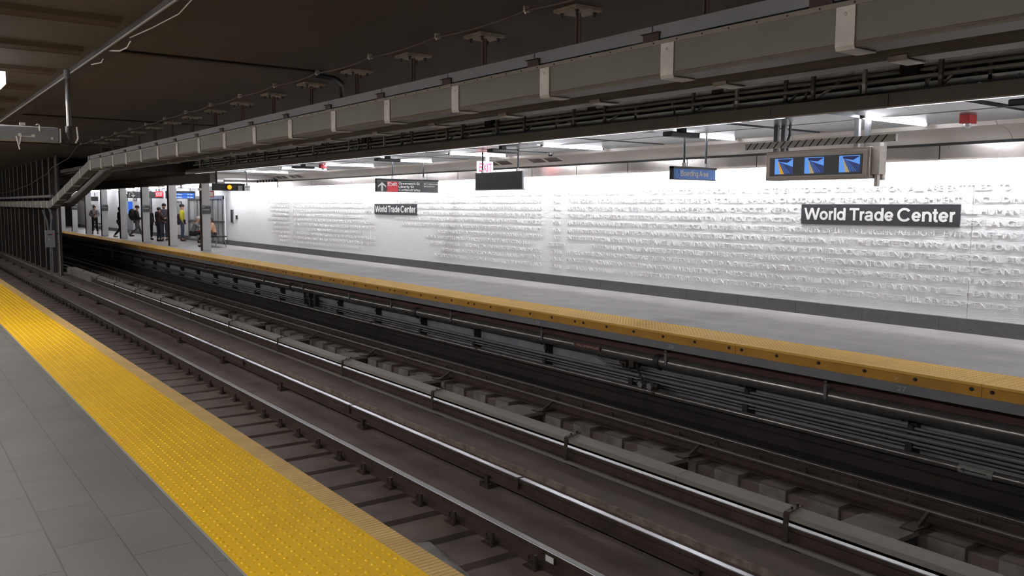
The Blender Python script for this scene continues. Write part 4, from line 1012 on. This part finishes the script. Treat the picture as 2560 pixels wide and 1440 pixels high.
MB().tube([(.14, -.01, .15), (.34, -.01, .15)], .03, 8).prism([(.34 + .1 * cos(a), .15 + .11 * sin(a)) for a in [2 * pi * q / 16 for q in range(16)]], -.02, -.005).build('arrow', mat('arrow_lit', 'ffffff', .5, emit='ffffff', estr=.7), e)
MB().box(.34, .38, .02, .04, .3, .62).build('mount', m_black, e)
# countdown display
m_disp = mat('display_blue', '2a62c0', .5, emit='2f6fe0', estr=.55); m_dispt = mat('display_text', 'cfe3ff', .5, emit='cfe3ff', estr=.9)
e = empty('countdown_display', (10.5, 41.2, 2.03)); tag(e, 'blue lit train countdown display behind the second column', 'display')
MB().box(0, 1.3, 0, .1, -.02, .33).build('case', m_black, e)
MB().box(.04, 1.26, -.006, 0, .0, .11).box(.04, 1.26, -.006, 0, .13, .24).build('screen', m_disp, e)
for z in (.02, .15):
    text('1', .03, .065, (.1, -.01, z), FACE_Y, m_dispt, 'lettering', e); text('South Ferry', .4, .06, (.3, -.01, z), FACE_Y, m_dispt, 'lettering', e); text('10 min', .25, .06, (.95, -.01, z), FACE_Y, m_dispt, 'lettering', e)
rod_pair(e, [(.2, .05), (1.1, .05)], .67, .33)
# red framed sign
e = empty('notice_sign', (9.6, 31.0, 2.06)); e.location = (9.62, 30.9, 2.03); tag(e, 'small red framed notice hanging right of the nearest column', 'sign')
e.location = (9.97, 33.2, 2.02)
MB().box(.02, .25, 0, .04, 0, .25).build('frame', mat('notice_red', 'b04a4a', .5), e); MB().box(.05, .2, -.005, 0, .04, .2).build('face', m_soffit, e)
MB().tube([(.13, .02, .25), (.13, .02, .68)], .01, 6).build('rod', m_black, e)
# cctv lamp
e = empty('security_camera', (10.75, 36.5, 2.42)); tag(e, 'small grey dome fitting on a short stem behind the nearest column', 'camera')
MB().tube([(0, 0, .28), (0, 0, .1)], .02, 8).build('stem', m_conduit, e); MB().tube([(0, 0, .1), (0, 0, .0), (0, 0, -.06)], [.04, .12, .08], 12).build('dome', m_tray, e)
e = empty('light_housing', (10.3, 37.5, 2.3)); MB().box(.1, .13, .1, .13, .3, .4).box(.75, .78, .1, .13, .3, .4).build('hanger', m_conduit, e); tag(e, 'hanging lit fluorescent trough between the two nearest columns', 'light fixture')
MB().box(-.1, .95, 0, .25, .12, .3).build('housing', m_lampbody, e); MB().tube([(.05, -.02, .29), (.8, -.02, .29)], .025, 8).build('tube', m_tube, e)
# elevator / glazed door bay
dr = empty('glazed_bay', (12.12, 38.0, 0)); tag(dr, 'metal framed glass door bay in the far wall beside the seated people', 'doorway')
MB().box(0, .06, 0, 5.4, 0, 2.12).build('back', m_plain, dr)
for yy, ww in ((0, .16), (.75, .06), (1.5, .12), (2.35, .06), (3.1, .12), (3.9, .06), (5.25, .15)): MB().box(-.06, .0, yy, yy + ww, 0, 2.12).build('mullion', m_frame, dr)
MB().box(-.07, .0, 0, 5.4, 1.98, 2.15).box(-.05, .0, 0, 5.4, .95, 1.02).box(-.05, .0, 0, 5.4, 0, .12).build('rail', m_frame, dr)
for yy in (.2, .85, 1.66, 2.45, 3.26, 4.0): MB().box(-.02, -.005, yy, yy + .55, .12, 1.95).build('pane', m_glass, dr)
e = empty('wall_screen', (12.18, 37.3, 1.0)); tag(e, 'tall dark wall panel right of the glass door bay', 'wall panel')
MB().box(-.02, .03, -.28, .0, 0, .52).build('screen', m_signblack, e); MB().box(-.015, .03, -.3, .02, -.02, .54).build('frame', m_tray, e)
o = MB().box(12.17, 12.2, 36.5, 36.68, 1.13, 1.3).build('wall_button', m_signblack); tag(o, 'small dark call plate beside the tall wall panel', 'wall panel')
# posters on the far wall
def framed(y, z, w_, h_, lab, face='8f8f90'):
    e = empty('wall_frame', (12.18, y, z)); tag(e, lab, 'poster')
    MB().box(-.02, .02, -w_, 0, 0, h_).build('frame', m_dark, e); MB().box(-.025, -.02, -w_ + .04, -.04, .04, h_ - .04).build('sheet', mat('sheet', face, .6, var=.3, vscale=4), e)
framed(57.6, 1.95, .8, .42, 'left one of two small grey wall plates high behind the columns', 'a0a0a2'); framed(55.2, 1.95, .8, .42, 'right one of two small grey wall plates high behind the columns', 'a0a0a2')
framed(46.6, 1.15, 1.7, .75, 'framed map on the wall behind the bearded man', 'b9b9b6'); framed(51.4, 1.2, .5, 1.3, 'tall grey narrow panel behind the man with the backpack', '6b6c6e')
framed(68.6, 1.1, 1.5, .6, 'small framed poster on the wall at the far left', 'a0a0a2')
e = empty('hanging_sign', (11.0, 62, 1.95)); tag(e, 'grey hanging sign seen between the two farthest columns', 'sign'); MB().box(-.5, .5, 0, .05, 0, .28).build('panel', m_dark, e); rod_pair(e, [(-.3, .02), (.3, .02)], .75, .28)
e = empty('help_kiosk', (11.3, 52.5, 0)); tag(e, 'tall grey help point with a blue side behind the fourth column', 'kiosk')
MB().box(-.1, .22, 0, .3, 0.3, 1.85).box(0, .12, .05, .25, 0, .3).build('body', m_tray, e, bevel=.02); MB().box(.0, .23, -.01, .31, 1.2, 1.9).build('blue_panel', mat('kiosk_blue', '1f5fd8', .4, emit='1f5fd8', estr=.35), e); MB().box(-.1, .0, -.01, .3, 1.2, 1.88).build('light_panel', mat('kiosk_light', '9cc4f0', .4), e)
def bench(x, y, lab, L_=1.6, parent=None):
    e = empty('bench', (x, y, 0)); tag(e, lab, 'bench')
    MB().box(-.25, .2, 0, L_, .42, .47).build('seat', m_dark, e, bevel=.01)
    for yy in (.15, L_ - .2):
        MB().tube([(-.15, yy, .42), (-.25, yy, 0)], .02, 6).build('leg', m_frame, e); MB().tube([(.12, yy, .42), (.2, yy, 0)], .02, 6).build('leg', m_frame, e)
    return e
bench(11.15, 35.3, 'dark bench at the glass door bay right of the nearest column', 2.4)
bench(11.8, 62.5, 'dark bench by the wall between the two farthest visible columns', 1.6)

# ================================================================== PEOPLE
m_skin = mat('skin', 'c08a70', .6); m_skin_d = mat('skin_dark', '6e4a3a', .6); m_hair = mat('hair_black', '1c1817', .7); m_eye = mat('eye_dark', '191412', .3)
def skin(name, chains, m, parent, sub=1):
    """chains: list of lists of (x,y,z,r); points with equal coordinates are welded"""
    idx = {}; vs = []; rr = []; es = []
    for ch in chains:
        prev = None
        for p_ in ch:
            k = tuple(round(c, 4) for c in p_[:3])
            if k not in idx: idx[k] = len(vs); vs.append(p_[:3]); rr.append(p_[3])
            if prev is not None and prev != idx[k]: es.append((prev, idx[k]))
            prev = idx[k]
    me = bpy.data.meshes.new(name); me.from_pydata(vs, es, []); me.materials.append(m)
    bm = bmesh.new(); bm.from_mesh(me); lay = bm.verts.layers.skin.verify(); bm.verts.ensure_lookup_table()
    for i, r in enumerate(rr):
        bm.verts[i][lay].radius = r if isinstance(r, tuple) else (r, r)
        bm.verts[i][lay].use_root = i == 0
    bm.to_mesh(me); bm.free()
    o = bpy.data.objects.new(name, me); COL.objects.link(o); o.parent = parent
    s = o.modifiers.new('skin', 'SKIN'); s.use_smooth_shade = True
    u = o.modifiers.new('sub', 'SUBSURF'); u.levels = sub; u.render_levels = sub
    return o
def lerp(a, b, t): return tuple(a[i] + (b[i] - a[i]) * t for i in range(3))
def hand(w_, d, side, curl=.6):
    """five finger chains leaving wrist w_ in direction d"""
    d = Vector(d).normalized(); w = Vector(w_); s = Vector((0, 0, 1)).cross(d)
    if s.length < .2: s = Vector((0, 1, 0)).cross(d)
    s.normalize(); n = d.cross(s).normalized()
    palm = w + d * .07; out = [[(*w, .024), (*palm, .03)]]
    for i, (off, ln) in enumerate(((-.03, .06), (-.01, .075), (.01, .072), (.03, .055))):
        a = palm + d * .02 + s * off; b = a + d * ln * .5 - n * ln * .15 * curl; c = b + d * ln * .35 - n * ln * .45 * curl
        out.append([(*palm, .03), (*a, .009), (*b, .0085), (*c, .008)])
    t = w + d * .03 + s * (-.035) * side; t2 = t + d * .04 - n * .02 - s * .015 * side
    out.append([(*w, .024), (*t, .011), (*t2, .009)])
    return out
def person(x, y, rz, lab, J, top, legs, shoe, skinm=m_skin, hair=m_hair, hat=None, thick=1.0, beard=None, H=1.72, coat_len=.0, z=0):
    e = empty('person', (x, y, z), rz); tag(e, lab, 'person'); e.scale = (H / 1.74,) * 3
    P = dict(pel=(0, 0, .95), sp=(0, .0, 1.1), ch=(0, 0, 1.3), nk=(0, 0, 1.46), hd=(0, -.02, 1.62),
             ls=(.17, 0, 1.4), le=(.22, .03, 1.13), lw=(.2, -.05, .9), rs=(-.17, 0, 1.4), re=(-.22, .03, 1.13), rw=(-.2, -.05, .9),
             lh=(.09, 0, .92), lk=(.1, -.02, .5), la=(.1, .02, .09), rh=(-.09, 0, .92), rk=(-.1, -.02, .5), ra=(-.1, .02, .09))
    P.update(J)
    g = lambda k, r, o=(0, 0, 0): (P[k][0] + o[0], P[k][1] + o[1], P[k][2] + o[2], r)
    hd = P['hd']
    def toe(k): return (P[k][0], P[k][1] - .13, max(.03, P[k][2] - .055))
    fw = Vector((0, -1, 0))
    body = [[g('pel', (.14, .1)), g('sp', (.12, .09)), g('ch', (.15, .1)), g('nk', .055), (hd[0], hd[1] + .01, hd[2] - .075, .06), (*hd, (.078, .092)), (hd[0], hd[1] + .01, hd[2] + .08, .06)],
            [(*hd, (.078, .092)), (hd[0], hd[1] - .105, hd[2] - .015, .014)],
            [(*hd, (.078, .092)), (hd[0] + .085, hd[1] + .01, hd[2] - .005, .012)], [(*hd, (.078, .092)), (hd[0] - .085, hd[1] + .01, hd[2] - .005, .012)],
            [g('ch', (.15, .1)), g('ls', .055), g('le', .042), g('lw', .026)], [g('ch', (.15, .1)), g('rs', .055), g('re', .042), g('rw', .026)],
            [g('pel', (.14, .1)), g('lh', .085), g('lk', .06), g('la', .042), (*toe('la'), .03)], [g('pel', (.14, .1)), g('rh', .085), g('rk', .06), g('ra', .042), (*toe('ra'), .03)]]
    for s_, a, b_ in ((1, 'le', 'lw'), (-1, 're', 'rw')):
        d = Vector(P[b_]) - Vector(P[a]); body += hand(P[b_], d, s_)
    skin('body', body, skinm, e)
    t = thick
    jk = [[g('pel', (.16 * t, .125 * t), (0, 0, -.04 - coat_len)), g('pel', (.158 * t, .12 * t), (0, 0, .04)), g('sp', (.15 * t, .12 * t)), g('ch', (.175 * t, .13 * t)), g('nk', .085 * t, (0, 0, -.03))],
          [g('ch', (.175 * t, .13 * t)), g('ls', .078 * t), g('le', .062 * t), (*lerp(P['le'], P['lw'], .92), .045 * t)], [g('ch', (.175 * t, .13 * t)), g('rs', .078 * t), g('re', .062 * t), (*lerp(P['re'], P['rw'], .92), .045 * t)]]
    skin('jacket', jk, top, e)
    tr_ = [[g('pel', (.15, .115)), g('lh', .1), g('lk', .075), g('la', .058, (0, 0, .03))], [g('pel', (.15, .115)), g('rh', .1), g('rk', .075), g('ra', .058, (0, 0, .03))]]
    skin('trousers', tr_, legs, e)
    for k in ('la', 'ra'):
        a = P[k]; s = MB().ball((a[0], a[1] - .06, a[2] - .045), (.05, .14, .048), 10, 6).ball((a[0], a[1] + .01, a[2] - .01), (.05, .06, .07), 8, 6).build('shoe', shoe, e, smooth=True)
    if hat: MB().ball((hd[0], hd[1] + .012, hd[2] + .05), (.1, .115, .09), 12, 8).build('hat', hat, e, smooth=True)
    else: MB().ball((hd[0], hd[1] + .025, hd[2] + .045), (.092, .1, .085), 12, 8).ball((hd[0], hd[1] + .05, hd[2] - .02), (.085, .06, .08), 10, 6).build('hair', hair, e, smooth=True)
    for s_ in (-1, 1): MB().ball((hd[0] + s_ * .03, hd[1] - .088, hd[2] + .012), .011, 6, 4).build('eye', m_eye, e)
    MB().ball((hd[0], hd[1] - .085, hd[2] - .055), (.026, .012, .007), 8, 4).build('mouth', mat('lips', '8a4a44', .6), e)
    if beard: MB().ball((hd[0], hd[1] - .055, hd[2] - .075), (.06, .045, .05), 10, 6).build('beard', beard, e, smooth=True)
    return e
m_grey_h = mat('hoodie_grey', '7f7d7c', .9); m_blk = mat('cloth_black', '1e1c1e', .9); m_jean = mat('denim_dark', '2b303c', .9); m_brn = mat('jacket_brown', '3a2a26', .85)
m_gp = mat('trousers_grey', '55534f', .9); m_vest = mat('vest_yellow', 'd8cc3c', .7); m_blu = mat('jacket_bluegrey', '4b4a50', .9); m_bootm = mat('boot_brown', '3b2e28', .7); m_jl = mat('denim_mid', '4a5568', .9); m_wh = mat('shoe_white', 'a8a8a8', .7)
FZ = rad(-14)   # towards the camera from the far platform
e = person(9.98, 55.0, FZ, 'person in a grey hoodie with backpack straps looking down at a phone between columns', dict(hd=(0, -.06, 1.6), le=(.27, .0, 1.16), lw=(.08, -.25, 1.12), re=(-.27, 0, 1.16), rw=(-.06, -.25, 1.1), la=(.14, .02, .09), ra=(-.14, .02, .09)), m_grey_h, m_blk, m_blk, H=1.66, thick=1.25)
MB().box(-.13, .13, .12, .28, 1.05, 1.45).build('backpack', m_blk, e, bevel=.04)
MB().tube([(.1, -.15, 1.15), (.13, -.14, 1.35), (.12, .0, 1.47), (.12, .13, 1.4)], .02, 6).tube([(-.1, -.15, 1.15), (-.13, -.14, 1.35), (-.12, .0, 1.47), (-.12, .13, 1.4)], .02, 6).build('backpack_straps', m_blk, e, smooth=True)
o = MB().box(-.03, .03, -.35, -.34, 1.08, 1.2).build('phone', m_black, e)
person(9.84, 47.7, rad(95), 'person in a long black coat walking, half hidden behind the fourth column', dict(lk=(.1, -.2, .5), la=(.1, -.22, .09), rk=(-.1, .05, .5), ra=(-.1, .34, .14)), m_blk, m_jean, m_wh, thick=1.15, coat_len=.25, H=1.6)
e = person(10.62, 47.6, rad(82), 'person in black jacket and beanie walking right with a large black backpack', dict(hd=(0, -.06, 1.62), le=(.22, .02, 1.12), lw=(.2, -.2, .98), re=(-.22, -.05, 1.12), rw=(-.2, -.25, 1.0), lk=(.1, -.14, .5), la=(.1, -.3, .09), rk=(-.1, .0, .48), ra=(-.1, .32, .17)), m_blk, m_gp, m_bootm, hat=mat('beanie', '2c2523', .9), thick=1.4, H=1.68)
MB().ball((0, .2, 1.25), (.2, .19, .32), 14, 10).build('backpack', m_blk, e, smooth=True)
e = person(10.5, 42.6, rad(35), 'person in a brown hooded winter jacket seen from behind, facing the bearded man', dict(le=(.26, -.05, 1.14), lw=(.14, -.26, 1.05), re=(-.26, -.05, 1.14), rw=(-.12, -.26, 1.02)), m_brn, m_jean, m_blk, hat=mat('beanie_dark', '231d1c', .9), thick=1.25, coat_len=.08, H=1.6)
e.rotation_euler = (0, 0, rad(115))
MB().ball((0, .07, 1.46), (.15, .13, .09), 12, 6).build('hood', m_brn, e, smooth=True)
person(11.0, 43.6, rad(-35), 'bearded person with dark cap and blue scarf beside the second column', dict(le=(.26, -.05, 1.14), lw=(.14, -.24, 1.05)), m_blu, m_jean, m_bootm, hat=mat('cap_black', '1b191a', .8), beard=mat('beard', '5b3b2b', .9), thick=1.12, H=1.78)
e = person(11.5, 42.4, rad(70), 'worker in a bright yellow safety vest half hidden by the second column', dict(le=(.24, .05, 1.14), lw=(.2, -.1, .92)), m_vest, m_jl, m_bootm, hat=mat('worker_cap', '2f3032', .9), thick=1.1, H=1.76)
MB().ball((0.05, .16, 1.02), (.17, .1, .26), 12, 8).build('dark_bag', m_brn, e, smooth=True)
person(10.55, 44.6, rad(20), 'person in black mostly hidden behind the third column', {}, m_blk, m_blk, m_blk, thick=1.1, H=1.6)
# crouching / sitting
e = person(11.38, 40.0, rad(60), 'person in white cap squatting with blue and red garments, left of the nearest column', dict(pel=(0, .08, .46), sp=(0, .05, .62), ch=(0, -.06, .84), nk=(0, -.14, .98), hd=(0, -.2, 1.12), ls=(.17, -.1, .92), le=(.2, -.32, .74), lw=(.08, -.5, .8), rs=(-.17, -.1, .92), re=(-.2, -.32, .74), rw=(-.08, -.5, .78),
    lh=(.09, .05, .45), lk=(.13, -.42, .5), la=(.12, -.22, .09), rh=(-.09, .05, .45), rk=(-.13, -.42, .5), ra=(-.12, -.22, .09)), m_grey_h, m_blk, m_blk, hat=mat('cap_pale', 'c9c5bd', .9), H=1.7)
MB().ball((.12, -.38, .52), (.1, .18, .08), 12, 6).build('blue_garment', mat('cloth_blue', '2b4f9c', .9), e, smooth=True); MB().ball((-.1, -.32, .56), (.09, .18, .05), 12, 6).build('red_garment', mat('cloth_red', 'b82f2c', .9), e, smooth=True)
person(10.95, 36.0, rad(-100), 'person in a peach and white top sitting on the bench behind the nearest column', dict(pel=(0, .08, .56), sp=(0, .08, .72), ch=(0, .03, .95), nk=(0, .0, 1.08), hd=(0, -.05, 1.2), ls=(.17, .0, 1.02), le=(.24, -.1, .78), lw=(.15, -.3, .68), rs=(-.17, .0, 1.02), re=(-.24, -.1, .78), rw=(-.15, -.3, .68),
    lh=(.09, .05, .55), lk=(.12, -.4, .55), la=(.12, -.42, .09), rh=(-.09, .05, .55), rk=(-.12, -.4, .55), ra=(-.12, -.42, .09)), mat('cloth_peach', 'e0b090', .9), m_gp, m_blk, H=1.6)
